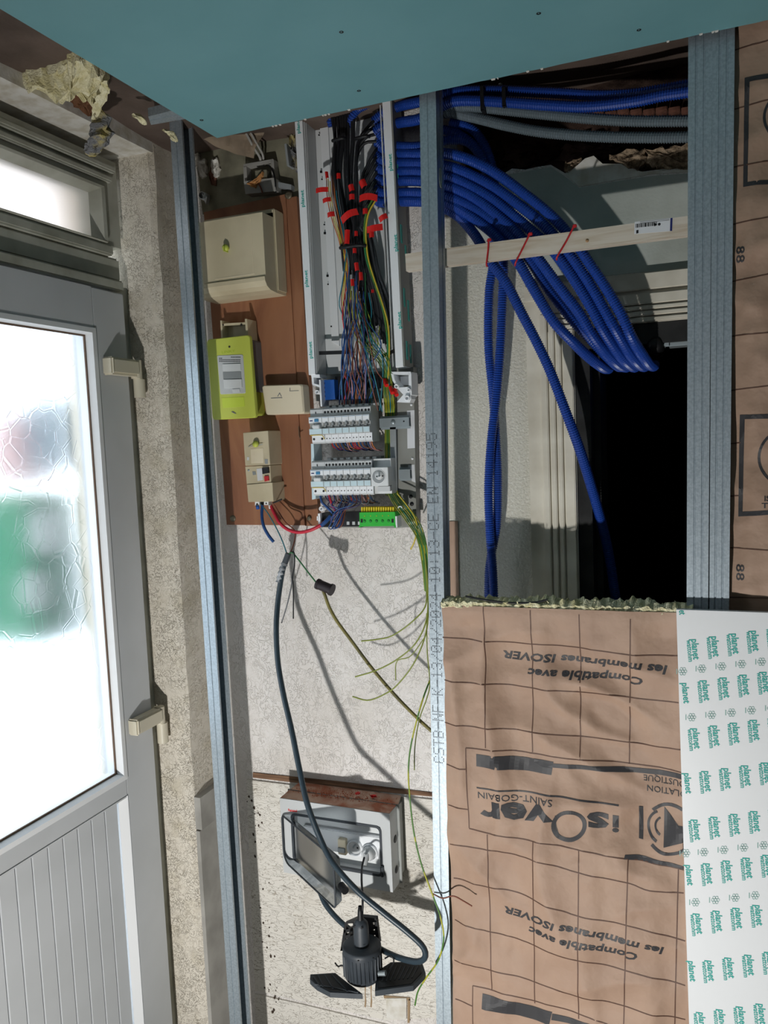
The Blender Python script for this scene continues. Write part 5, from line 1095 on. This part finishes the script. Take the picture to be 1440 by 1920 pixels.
fan = {
 'A': [(705, 374, 1.818), (716, 380, 1.815), (745, 378, 1.812), (790, 378, 1.795), (835, 380, 1.785), (880, 404, 1.775), (925, 438, 1.765), (950, 466, 1.758), (973, 494, 1.752), (1005, 550, 1.75), (1038, 603, 1.75), (1073, 640, 1.765), (1102, 668, 1.80), (1128, 688, 1.85), (1140, 692, 1.93), (1142, 690, 2.15)],
 'B': [(705, 355, 1.818), (716, 362, 1.815), (745, 362, 1.812), (790, 362, 1.795), (844, 370, 1.78), (900, 398, 1.775), (950, 436, 1.765), (975, 466, 1.762), (996, 492, 1.765), (1026, 540, 1.775), (1054, 576, 1.785), (1082, 610, 1.79), (1113, 642, 1.80), (1138, 668, 1.82), (1158, 686, 1.87), (1165, 688, 2.0), (1167, 686, 2.15)],
 'C': [(706, 334, 1.818), (718, 340, 1.815), (745, 340, 1.812), (790, 340, 1.795), (849, 352, 1.775), (900, 378, 1.77), (960, 428, 1.76), (985, 455, 1.757), (1013, 490, 1.752), (1050, 540, 1.75), (1085, 586, 1.75), (1113, 633, 1.76), (1140, 666, 1.79), (1160, 684, 1.84), (1174, 689, 1.92), (1176, 686, 2.15)],
 'D': [(706, 312, 1.818), (718, 320, 1.815), (745, 322, 1.812), (790, 322, 1.795), (849, 334, 1.775), (912, 366, 1.77), (962, 404, 1.765), (1000, 436, 1.76), (1030, 462, 1.757), (1054, 492, 1.752), (1085, 538, 1.75), (1111, 582, 1.75), (1132, 622, 1.757), (1162, 666, 1.79), (1180, 684, 1.84), (1190, 689, 1.92), (1192, 686, 2.15)],
 'E': [(706, 292, 1.818), (718, 302, 1.815), (745, 306, 1.812), (790, 307, 1.795), (849, 315, 1.775), (917, 346, 1.77), (972, 384, 1.765), (1018, 421, 1.76), (1052, 458, 1.757), (1078, 492, 1.752), (1108, 538, 1.75), (1135, 585, 1.75), (1157, 624, 1.757), (1182, 665, 1.79), (1198, 683, 1.84), (1208, 688, 1.92), (1210, 685, 2.15)],
 'F': [(708, 268, 1.818), (720, 280, 1.815), (745, 288, 1.812), (790, 289, 1.795), (849, 290, 1.775), (917, 317, 1.77), (986, 366, 1.765), (1037, 408, 1.76), (1076, 452, 1.757), (1102, 490, 1.752), (1136, 540, 1.75), (1165, 590, 1.75), (1184, 632, 1.757), (1203, 664, 1.79), (1216, 682, 1.84), (1225, 687, 1.92), (1228, 684, 2.15)]}
where = {'A': 'lowest in the fan, ending first at the left', 'B': 'second from the left, dipping behind its neighbour', 'C': 'third from the left in the fan', 'D': 'fourth from the left in the fan', 'E': 'fifth from the left in the fan', 'F': 'outermost right in the fan'}
for k, pts in fan.items(): hose(pts, .0117, hose_b, 'corrugated_conduit', 'blue conduit bending into the dark doorway, '+where[k], G1)
hose([(712, 252, 1.815), (724, 266, 1.815), (745, 274, 1.812), (790, 274, 1.80), (845, 262, 1.81), (880, 268, 1.815), (905, 300, 1.815), (922, 350, 1.82), (940, 420, 1.815), (944, 497, 1.80), (942, 560, 1.80), (938, 649, 1.80), (931, 738, 1.80), (921, 827, 1.80), (916, 916, 1.80), (919, 1004, 1.80), (924, 1071, 1.795), (926, 1150, 1.79), (926, 1400, 1.79), (926, 1900, 1.79)], .0108, hose_b, 'corrugated_conduit', 'right one of two blue conduits dropping straight down behind the brown insulation', 'two blue conduits dropping behind the insulation')
hose([(845, 230, 1.83), (872, 236, 1.83), (895, 252, 1.83), (916, 290, 1.835), (926, 340, 1.835), (928, 420, 1.83), (924, 497, 1.82), (917, 550, 1.82), (916, 649, 1.82), (924, 738, 1.822), (929, 809, 1.822), (933, 893, 1.822), (931, 982, 1.822), (920, 1049, 1.82), (916, 1116, 1.82), (916, 1400, 1.82), (916, 1900, 1.82)], .0108, hose_b, 'corrugated_conduit', 'left one of two blue conduits dropping straight down behind the brown insulation', 'two blue conduits dropping behind the insulation')
hose([(830, 388, 1.80), (862, 408, 1.79), (890, 440, 1.775), (908, 470, 1.765), (922, 493, 1.757), (950, 532, 1.75), (978, 587, 1.75), (1006, 641, 1.752), (1032, 697, 1.757), (1060, 770, 1.765), (1089, 849, 1.79), (1120, 951, 1.86), (1138, 1022, 1.91), (1150, 1093, 1.94), (1156, 1160, 1.96), (1160, 1400, 2.0)], .0116, hose_b, 'corrugated_conduit', 'single blue conduit crossing diagonally over the door casing into the dark opening', None)
hose([(700, 228, 1.812), (720, 212, 1.812), (750, 199, 1.812), (790, 190, 1.795), (849, 173, 1.785), (920, 170, 1.79), (987, 172, 1.79), (1055, 175, 1.79), (1120, 179, 1.79), (1187, 176, 1.79), (1240, 168, 1.79), (1300, 157, 1.79), (1420, 135, 1.79)], .0115, hose_b, 'corrugated_conduit', 'upper blue conduit running level under the ceiling to the right', 'conduits running level to the right')
hose([(702, 248, 1.812), (716, 238, 1.812), (750, 230, 1.812), (790, 222, 1.79), (830, 198, 1.78), (860, 189, 1.775), (920, 190, 1.775), (1020, 197, 1.775), (1103, 200, 1.775), (1187, 191, 1.775), (1240, 180, 1.775), (1300, 171, 1.775), (1420, 150, 1.775)], .0118, hose_b, 'corrugated_conduit', 'lower blue conduit running level to the right, above the grey ones', 'conduits running level to the right')
hose([(800, 205, 1.81), (845, 199, 1.80), (887, 200, 1.79), (953, 207, 1.785), (1020, 214, 1.785), (1103, 222, 1.785), (1187, 227, 1.785), (1293, 227, 1.785), (1420, 225, 1.785)], .0116, hose_g, 'corrugated_conduit', 'upper one of two dark grey conduits running level to the right', 'conduits running level to the right')
hose([(800, 215, 1.83), (845, 212, 1.82), (887, 220, 1.80), (953, 236, 1.785), (1020, 248, 1.785), (1120, 256, 1.785), (1220, 258, 1.785), (1293, 257, 1.785), (1420, 255, 1.785)], .0116, hose_g, 'corrugated_conduit', 'lower one of two dark grey conduits running level to the right', 'conduits running level to the right')
hose([(800, 240, 1.83), (845, 246, 1.83), (870, 258, 1.83), (892, 275, 1.84), (905, 295, 1.845), (912, 330, 1.85)], .0105, hose_b, 'corrugated_conduit', 'short blue conduit bending down behind the fan, left of the wall recess', None)
hose([(712, 278, 1.83), (722, 290, 1.83), (728, 320, 1.835), (730, 360, 1.835)], .0095, hose_b, 'corrugated_conduit', 'blue conduit end tucked behind the right profile of the trunking', None)
hose([(640, 204, 1.81), (628, 210, 1.81), (620, 226, 1.81), (622, 238, 1.815)], .0095, hose_b, 'corrugated_conduit', 'leftmost blue conduit stub just under the ceiling board above the trunking', None)
hose([(690, 196, 1.80), (672, 205, 1.80), (660, 220, 1.80), (656, 238, 1.81)], .0095, hose_b, 'corrugated_conduit', 'second blue conduit stub under the ceiling board above the trunking', None)
for k, (x, ya, yb) in enumerate(((904, 162, 208), (945, 164, 200))):
    a, b = pY(x, ya, 1.768), pY(x+2, yb, 1.768); q = MB(); q.box(a.x-.004, a.x+.004, 1.7625, 1.7640, b.z, a.z); q.box(a.x-.004, a.x+.004, 1.7625, 1.80, a.z-.001, a.z); q.box(a.x-.004, a.x+.004, 1.7625, 1.80, b.z, b.z+.001)
    one(q, 'cable_tie', black, 'black strap around the two level blue conduits, '+('nearer the middle stud' if k == 0 else 'further from the middle stud'), 'cable tie')

# ------------------------------------------------------------------ cable bundle in the trunking
R5 = random.Random(21)
GB = 'black sheathed cables in the trunking'
def jit(pts, j, dj=.004): return [(x+R5.gauss(0, j), y, D+R5.gauss(0, dj)) for x, y, D in pts]
lab_b = 'black sheathed cable among the thick bundle inside the white trunking'
def sheath(pts, r=.0040, m_=None, lab=None, grp=GB):
    return wire('sheathed_cable', pts, r, m_ or blackm, lab or lab_b, 'cable', grp, step=.01)
# left cluster from the top stubs
for k in range(9):
    x0 = 622+k*5.2; e = 641+k*4.0
    sheath([(x0, 215-k*1.5, 1.80), (627+k*4.3+R5.gauss(0, 1.5), 262, 1.80), (624+k*3.6+(k > 4)*6, 330, 1.795+R5.gauss(0, .008)), (634+k*3.7, 400, 1.80+R5.gauss(0, .006)), (e, 460, 1.80+R5.gauss(0, .006)), (646+k*3.6, 520+R5.uniform(-20, 30), 1.805+R5.gauss(0, .004))])
# right cluster swinging in from the conduit ends
for k in range(11):
    ys = 222+k*14.5; D0 = 1.80+R5.gauss(0, .004)
    if k < 4: mid = [(690-k*2, 238+k*10, D0), (674-k*1, 262+k*9, D0), (668, 300+k*8, 1.79)]
    else: mid = [(702, ys+6, D0), (690, ys+28, D0), (680-k*.4, ys+62, D0)]
    sheath([(706, ys, 1.81)]+mid+[(664+k*3.0, 440, 1.80+R5.gauss(0, .006)), (668+k*4.2, 510, 1.805), (680+k*4.6, 560+R5.uniform(-10, 20), 1.815), (688+k*4.6, 610+R5.uniform(-20, 40), 1.82)], .0038, WIRE['darkgrey'] if k > 5 else None, None if k <= 5 else 'dark grey sheathed cable sweeping from the blue conduit ends down the trunking', GB if k <= 5 else 'dark grey sheathed cables in the trunking')
for x, y, w_ in ((636, 262, 24), (680, 258, 26), (662, 463, 48)):
    P = [(x-w_/2, y+2, 1.79), (x-w_/4, y, 1.778), (x+w_/4, y-3, 1.776), (x+w_/2, y-2, 1.785)]
    q = MB(); q.tube(px3(P), .0042, 8, step=.004); one(q, 'cable_tie', black, 'black tie around the cable bundle in the trunking, '+{262: 'upper left', 258: 'upper right', 463: 'lowest, halfway down'}[y], 'cable tie')
# red flags of tape
flags = [((603, 356), 24, 9, -.05), ((612, 375), 16, 8, .1), ((620, 402), 14, 9, .05), ((634, 330), 8, 10, 0), ((612, 328), 6, 12, .1), ((658, 352), 10, 12, .2), ((659, 369), 10, 10, 0), ((680, 344), 12, 14, .4), ((690, 372), 34, 12, -.12), ((684, 396), 9, 10, 0), ((655, 405), 34, 13, .35), ((650, 444), 10, 26, -.1), ((702, 428), 30, 12, .05), ((696, 440), 9, 10, 0), ((718, 408), 16, 10, .4), ((667, 438), 6, 9, 0), ((664, 470), 7, 9, 0), ((668, 500), 8, 15, .1), ((676, 518), 7, 15, .05), ((660, 530), 7, 13, .05), ((698, 546), 5, 6, 0)]
for k, ((x, y), w_, h, rot) in enumerate(flags):
    p = pY(x, y, 1.772 if y > 340 else 1.785); ww, hh = w_*.00066, h*.00062; q = MB(); n = 6; vs = []
    for j in range(2):
        for i in range(n+1):
            u = (i/n-.5)*2; v = (j-.5)*2; X_ = u*ww; Z_ = v*hh; vs.append(p+Vector((X_*cos(rot)-Z_*sin(rot), -.003*cos(u*2.2), X_*sin(rot)+Z_*cos(rot)+(.004*(1-u*u) if w_ > 30 else 0))))
    m_ = len(vs); vs += [v+Vector((0, .001, 0)) for v in vs]
    fs = [(i, i+1, n+2+i, n+1+i) for i in range(n)]+[(m_+i, m_+n+1+i, m_+n+2+i, m_+i+1) for i in range(n)]+[(i, m_+i, m_+i+1, i+1) for i in range(n)]+[(n+1+i, n+2+i, m_+n+2+i, m_+n+1+i) for i in range(n)]
    q.add(vs, fs); one(q, 'marker_tape', red, 'small red tape flag wrapped on a cable in the white trunking', 'tape', 'red marker tapes on the cables')
# thin yellow, orange and brown wires at the left of the bundle
GW = 'thin single wires spreading from the bundle to the breakers'
def w1(pts, col, r=.00125, lab=None, grp=None):
    nm = {'gy': 'green and yellow', 'earth': 'green and yellow', 'darkgrey': 'dark grey', 'earthg': 'green'}.get(col, col)
    return wire('single_wire', pts, r, WIRE[col], lab or 'thin %s wire spreading down from the trunking to the breaker rows' % nm, 'wire', grp or ('thin %s wires above the breakers' % nm), step=.01, n=6)
for k, col in enumerate(['orange', 'yellow', 'yellow', 'brown', 'orange', 'teal', 'grey']):
    w1([(612+k*3.4, 330+(k % 3)*5, 1.79), (614+k*3.6, 372, 1.785), (622+k*3.4, 410, 1.785), (634+k*2.2, 445, 1.79), (640+k*1.8, 470, 1.795), (648+k*1.2, 500, 1.80), (640+k*2.5, 550, 1.80), (642+k*3, 600, 1.80)], col)
w1([(700, 372, 1.785), (688, 395, 1.782), (683, 430, 1.785), (686, 480, 1.787), (698, 520, 1.79), (712, 560, 1.79), (722, 600, 1.79), (727, 650, 1.79), (724, 700, 1.80), (722, 740, 1.81)], 'earthg', .0024, 'thick green and yellow earth wire curving through the trunking', 'thick earth wires in the trunking')
w1([(704, 376, 1.785), (691, 400, 1.782), (686, 435, 1.785), (690, 482, 1.787), (702, 524, 1.79), (716, 566, 1.79), (727, 606, 1.79), (730, 650, 1.79), (728, 700, 1.80), (728, 740, 1.81)], 'yellow', .0022, 'thick yellow earth wire curving down the right of the trunking', 'thick earth wires in the trunking')
# spread to the upper breaker row
cols = ['blue', 'brown', 'blue', 'red', 'blue', 'brown', 'violet', 'blue', 'pink', 'blue', 'brown', 'blue', 'violet', 'orange', 'blue', 'brown', 'teal', 'blue', 'black', 'blue', 'brown', 'pink', 'blue', 'black', 'violet', 'blue', 'green', 'teal']
for k, col in enumerate(cols):
    u = k/(len(cols)-1); xs = 644+u*44+R5.gauss(0, 3); ys = 500+R5.uniform(0, 60)
    xm = 640+u*50+R5.gauss(0, 7); xe = 640+u*56+R5.gauss(0, 3)
    w1([(xs, ys, 1.80), (xs+R5.gauss(0, 5), 590, 1.795+R5.gauss(0, .008)), (xm, 640, 1.79+R5.gauss(0, .010)), (xm+R5.gauss(0, 5), 685, 1.795+R5.gauss(0, .008)), (xe+R5.gauss(0, 5), 720, 1.80+R5.gauss(0, .006)), (xe, 748, 1.812), (xe, 760, 1.828)], col, .0014)
for k, col in enumerate(['gy', 'earth', 'gy', 'earth', 'teal', 'gy', 'earth']):
    u = k/6; w1([(652+k*5, 520+k*8, 1.795), (655+k*6, 590, 1.79), (672+k*6, 640, 1.785), (704+k*4, 672, 1.79), (718+k*2.5, 700, 1.80), (720+k*2.8, 745, 1.81), (722+k*2.6, 780, 1.842), (722+k*2.6, 860, 1.842), (724+k*2.6, 930, 1.83)], col)
# outward loops at the left and right of the spread
for pts, col in (([(650, 470, 1.79), (642, 530, 1.785), (636, 570, 1.785), (645, 600, 1.79), (646, 640, 1.785), (641, 680, 1.79), (640, 740, 1.80)], 'teal'), ([(655, 500, 1.79), (648, 590, 1.78), (645, 640, 1.775), (640, 680, 1.78), (642, 750, 1.80)], 'blue'), ([(670, 560, 1.79), (690, 605, 1.78), (714, 640, 1.775), (706, 668, 1.775), (688, 690, 1.78), (686, 740, 1.80)], 'blue'), ([(668, 570, 1.79), (684, 610, 1.78), (700, 640, 1.775), (714, 660, 1.775), (718, 700, 1.79), (712, 770, 1.80)], 'teal'),
    ([(670, 545, 1.79), (682, 590, 1.78), (693, 640, 1.77), (704, 690, 1.77), (718, 712, 1.79)], 'brown'), ([(676, 600, 1.785), (684, 650, 1.775), (700, 700, 1.775), (717, 772, 1.80)], 'teal'), ([(664, 600, 1.785), (684, 670, 1.775), (696, 720, 1.78), (709, 770, 1.80)], 'brown'), ([(668, 640, 1.785), (660, 690, 1.775), (672, 730, 1.78), (680, 752, 1.80)], 'brown'), ([(712, 612, 1.79), (709, 632, 1.785), (708, 650, 1.785)], 'gy')): w1(pts, col, .0014)
# black straps crossing near the foot of the trunking
for a, b, lb in (((598, 662), (655, 660), 'left'), ((716, 668), (741, 657), 'right')):
    A, B = pY(*a, 1.80), pY(*b, 1.80); q = MB(); q.prism([A+Vector((0, 0, .0045)), B+Vector((0, 0, .0045)), B-Vector((0, 0, .0045)), A-Vector((0, 0, .0045))], (0, .002, 0)); one(q, 'retaining_strap', black, 'black retaining strap across the foot of the trunking, on the %s' % lb, 'strap')
# earth wires running past the right of the rows to the earth block and beyond
for k in range(7):
    x = 722+k*2.9; w1([(x, 745, 1.835), (x+.5, 800, 1.842), (x+1.5, 870, 1.842), (x+3, 915, 1.835), (738+k*4, 945, 1.80), (760+k*4.0, 975, 1.77), (782+k*2.5, 1010, 1.745), (792+k*2, 1060, 1.735), (797+k*1.2, 1110, 1.73)], ['gy', 'earth', 'earthg', 'gy', 'earth', 'earthg', 'earth'][k], .0016, 'green and yellow earth wire sweeping from the board towards the middle stud', 'earth wires sweeping to the middle stud')
w1([(745, 925, 1.80), (765, 950, 1.78), (779, 972, 1.765), (782, 995, 1.76), (776, 1018, 1.76), (770, 1030, 1.762)], 'yellow', .0018, 'short yellow wire hanging free with a bare brown tip beside the green block')
ends = [([(800, 1108, 1.72), (796, 1140, 1.71), (770, 1168, 1.70), (735, 1192, 1.70), (705, 1199, 1.70), (676, 1202, 1.70)], 'uppermost'), ([(802, 1100, 1.722), (800, 1160, 1.71), (780, 1205, 1.70), (745, 1236, 1.70), (705, 1257, 1.70), (666, 1269, 1.70)], 'middle'), ([(803, 1110, 1.72), (800, 1180, 1.71), (778, 1240, 1.70), (745, 1284, 1.70), (720, 1302, 1.70), (690, 1313, 1.70), (661, 1306, 1.70)], 'lowest')]
for pts, lb in ends: wire('earth_wire', [(797, 1040, 1.735)]+pts, .0017, WIRE['gy'], 'loose green-yellow wire curving left over the pale wall, %s of the three' % lb, step=.01)
wire('earth_wire', [(800, 1190, 1.705), (770, 1230, 1.70), (744, 1240, 1.70), (742, 1276, 1.70)], .0013, WIRE['gy'], 'short green-yellow wire end pointing down below the curving ones', step=.01)
wire('earth_wire', [(800, 1150, 1.72), (801, 1220, 1.72), (806, 1280, 1.715), (800, 1310, 1.70), (786, 1350, 1.69), (778, 1400, 1.69), (777, 1444, 1.69)], .0014, WIRE['gy'], 'thin green-yellow wire ending just above the grey box', step=.01)
wire('earth_wire', [(806, 1275, 1.70), (790, 1320, 1.66), (772, 1390, 1.65), (766, 1440, 1.645), (768, 1490, 1.64), (776, 1560, 1.64), (790, 1620, 1.635), (812, 1680, 1.63), (826, 1720, 1.628), (832, 1760, 1.628), (822, 1800, 1.635), (800, 1832, 1.65), (784, 1858, 1.66), (778, 1885, 1.665)], .0019, WIRE['earth'], 'long green and yellow wire drooping past the grey box to below the work lamp', step=.01)

# ------------------------------------------------------------------ loops of wire under both rows
def loops(row, n, xa, xb, yt, yb, cs, grp, lab, sag=10):
    for k in range(n):
        x = xa+(xb-xa)*k/(n-1); d = R5.uniform(.0, .015); e = x+R5.uniform(6, 20); lo = yb-R5.uniform(0, 6)
        wire('loop_wire', [(x, yt, 1.796), (x+1, yt+7, 1.795+d), (x+5, lo-4, 1.805+d), (e, lo, 1.815+d), (e+8, lo+1, 1.832)], .0012, WIRE[cs[k % len(cs)]], lab.replace('thin wire', 'thin '+cs[k % len(cs)]+' wire'), 'wire', grp, n=6, step=.006)
loops(0, 22, 622, 697, 826, 846, ['red', 'blue', 'orange', 'blue', 'brown', 'blue', 'black', 'blue', 'pink', 'orange', 'blue', 'red'], 'short wires leaving the upper breaker row', 'short thin wire tucked under the upper breaker row')
loops(1, 20, 608, 697, 922, 944, ['violet', 'blue', 'grey', 'pink', 'black', 'orange', 'blue', 'grey', 'brown', 'blue', 'red', 'blue'], 'short wires leaving the lower breaker row', 'short thin wire tucked under the lower breaker row')
for k in range(9):
    x = 618+k*7; d = R5.uniform(-.004, .004); yb = 975+R5.uniform(0, 16); xo = 616+R5.uniform(0, 24)
    wire('loop_wire', [(x, 924, 1.797), (x+2, 938, 1.785+d), (x-3, 948, 1.775+d), (xo+12, 958, 1.77+d), (xo+2, yb-8, 1.765+d), (xo-2, yb, 1.768+d), (xo+4, yb+2, 1.77+d), (xo+10, yb-8, 1.775), (xo+15, 955, 1.785), (xo+20, 944, 1.80)], .0014, WIRE[['violet', 'blue', 'pink', 'blue', 'grey', 'violet', 'blue', 'brown', 'violet'][k]], 'long thin wire looped down in front of the black terminal strip', 'wire', 'long looped wires in front of the black strip', n=6, step=.006)
for k, (a, b, col) in enumerate((((678, 922), (690, 922), 'brown'), ((674, 922), (694, 922), 'grey'))):
    wire('loop_wire', [(a[0], a[1], 1.797), (a[0]+1, 938, 1.785), (a[0]+6, 947-k*3, 1.78), (b[0]-3, 942, 1.785), (b[0], b[1], 1.797)], .0014, WIRE[col], '%s U-shaped wire at the right of the lower row' % ('brown' if k == 0 else 'grey'), 'wire', None, n=6, step=.005)
wire('feed_wire', [(601, 930, 1.80), (604, 942, 1.79), (612, 950, 1.785), (620, 958, 1.785), (628, 966, 1.80)], .0032, WIRE['blue'], 'thick blue feed wire below the left end of the lower row', step=.005)
wire('feed_wire', [(616, 926, 1.80), (620, 938, 1.785), (624, 950, 1.78), (630, 958, 1.79)], .0030, WIRE['red'], 'thick red feed wire below the left end of the lower row', step=.005)
# the supply leads of the disconnector
wire('supply_cable', [(508, 948, 1.80), (514, 962, 1.79), (524, 980, 1.78), (540, 993, 1.775), (560, 998, 1.775), (582, 994, 1.778), (602, 984, 1.785), (614, 974, 1.792)], .0044, WIRE['red'], 'thick red cable swinging from the disconnector to the breaker board', 'cable', step=.006)
wire('supply_cable', [(602, 986, 1.783), (612, 977, 1.788), (620, 968, 1.795)], .0052, WIRE['blue'], 'thick blue sleeve where the red cable enters the board', 'cable', step=.005)
wire('supply_cable', [(492, 948, 1.80), (491, 965, 1.79), (494, 985, 1.78), (503, 1003, 1.775), (513, 1016, 1.775)], .0042, WIRE['blue'], 'thick cut blue cable end hanging below the disconnector', 'cable', step=.006)
wire('supply_wire', [(489, 946, 1.80), (502, 962, 1.79), (518, 990, 1.775), (530, 1016, 1.76), (539, 1042, 1.75)], .0016, WIRE['teal'], 'thin light blue wire from the disconnector into the taped cable', step=.006)
wire('supply_wire', [(514, 946, 1.80), (524, 962, 1.80), (536, 980, 1.80), (552, 994, 1.79), (553, 1010, 1.775), (548, 1028, 1.755), (541, 1042, 1.75)], .0016, WIRE['brown'], 'thin brown wire curving into the taped cable', step=.006)
# thick black cable with its taped end
t = T('power_cable', 'thick dark cable hanging in a long loop from the taped joint past the grey box', 'cable', 690, 1800, 1.62)
q = MB(); q.tube(px3([(540, 1040, 1.75), (532, 1062, 1.745), (527, 1086, 1.74), (521, 1130, 1.73), (518, 1180, 1.70), (521, 1240, 1.68), (531, 1300, 1.655), (547, 1370, 1.625), (561, 1440, 1.60), (577, 1510, 1.575), (606, 1585, 1.565), (632, 1628, 1.55), (672, 1672, 1.545), (720, 1712, 1.55), (765, 1748, 1.555), (793, 1775, 1.56), (797, 1795, 1.565), (782, 1803, 1.575), (752, 1797, 1.60), (720, 1783, 1.65), (690, 1765, 1.69), (655, 1742, 1.71), (630, 1720, 1.72), (610, 1695, 1.735), (600, 1672, 1.75)]), .0068, 12, step=.010); q.build('sheath', mat('blue_black_sheath', '#2b3a44', .4, spec=.5), t)
tape = mat('grey_tape', '#a9adb2', .4, col2='#55585c', scale=60)
q = MB(); q.tube(px3([(541, 1038, 1.75), (534, 1056, 1.747)]), .0076, 12); q.build('dark_sleeve', dkgrey, t)
q = MB(); q.tube(px3([(534, 1056, 1.747), (529, 1068, 1.743), (525, 1084, 1.740), (523, 1092, 1.738)]), .0084, 10, step=.004, rf=lambda i, d, m: .0078+.0016*sin(i*2.1)); q.build('wrapped_tape', tape, t)
# two thin black wires left free beside the joint, and the green one to the connector
wire('loose_wire', [(541, 1040, 1.75), (550, 1036, 1.742), (552, 1060, 1.74), (546, 1100, 1.735), (538, 1135, 1.73), (528, 1168, 1.73)], .0016, WIRE['grey'], 'thin grey wire hanging free from the taped cable joint', step=.006)
wire('loose_wire', [(541, 1040, 1.75), (551, 1035, 1.74), (552, 1062, 1.737), (548, 1082, 1.735), (550, 1100, 1.735), (550, 1160, 1.735)], .0017, WIRE['black'], 'thin black wire hanging free from the taped cable joint', step=.006)
wire('loose_wire', [(541, 1040, 1.75), (548, 1036, 1.742), (560, 1050, 1.74), (580, 1076, 1.738), (596, 1096, 1.738)], .0019, WIRE['green'], 'thin dark green wire from the taped joint to the black connector', step=.006)
t = T('wire_connector', 'black cylindrical connector hanging in front of the pale wall', 'connector', 609, 1115, 1.735)
a, b = pY(596, 1095, 1.738), pY(622, 1106, 1.735); q = MB(); q.cyl(a, b, .0125, 16); q.build('connector_body', mat('brown_black_plastic', '#2a2225', .45), t)
q = MB(); d = (b-a).normalized(); q.cyl(b-d*.004, b+d*.002, .0150, 16); q.build('end_collar', MATS['brown_black_plastic'], t); q = MB(); q.cyl(a-d*.002, a+d*.004, .0135, 16); q.build('end_collar', MATS['brown_black_plastic'], t)
wire('earth_cable', [(604, 1104, 1.737), (610, 1118, 1.735), (617, 1138, 1.735), (632, 1165, 1.735), (660, 1203, 1.735), (695, 1250, 1.732), (740, 1303, 1.73), (780, 1344, 1.728), (806, 1368, 1.728), (850, 1405, 1.735)], .0042, mat('olive_sheath', '#7d7440', .5, col2='#5f5a3c', scale=20), 'olive brown cable running from the black connector to the middle stud', 'cable', step=.010)
wire('rusty_wire', [(812, 1676, 1.655), (830, 1684, 1.645), (850, 1680, 1.635), (870, 1690, 1.625), (885, 1699, 1.62)], .0016, WIRE['brown'], 'thin dark brown wire end poking over the left edge of the brown insulation', step=.006)
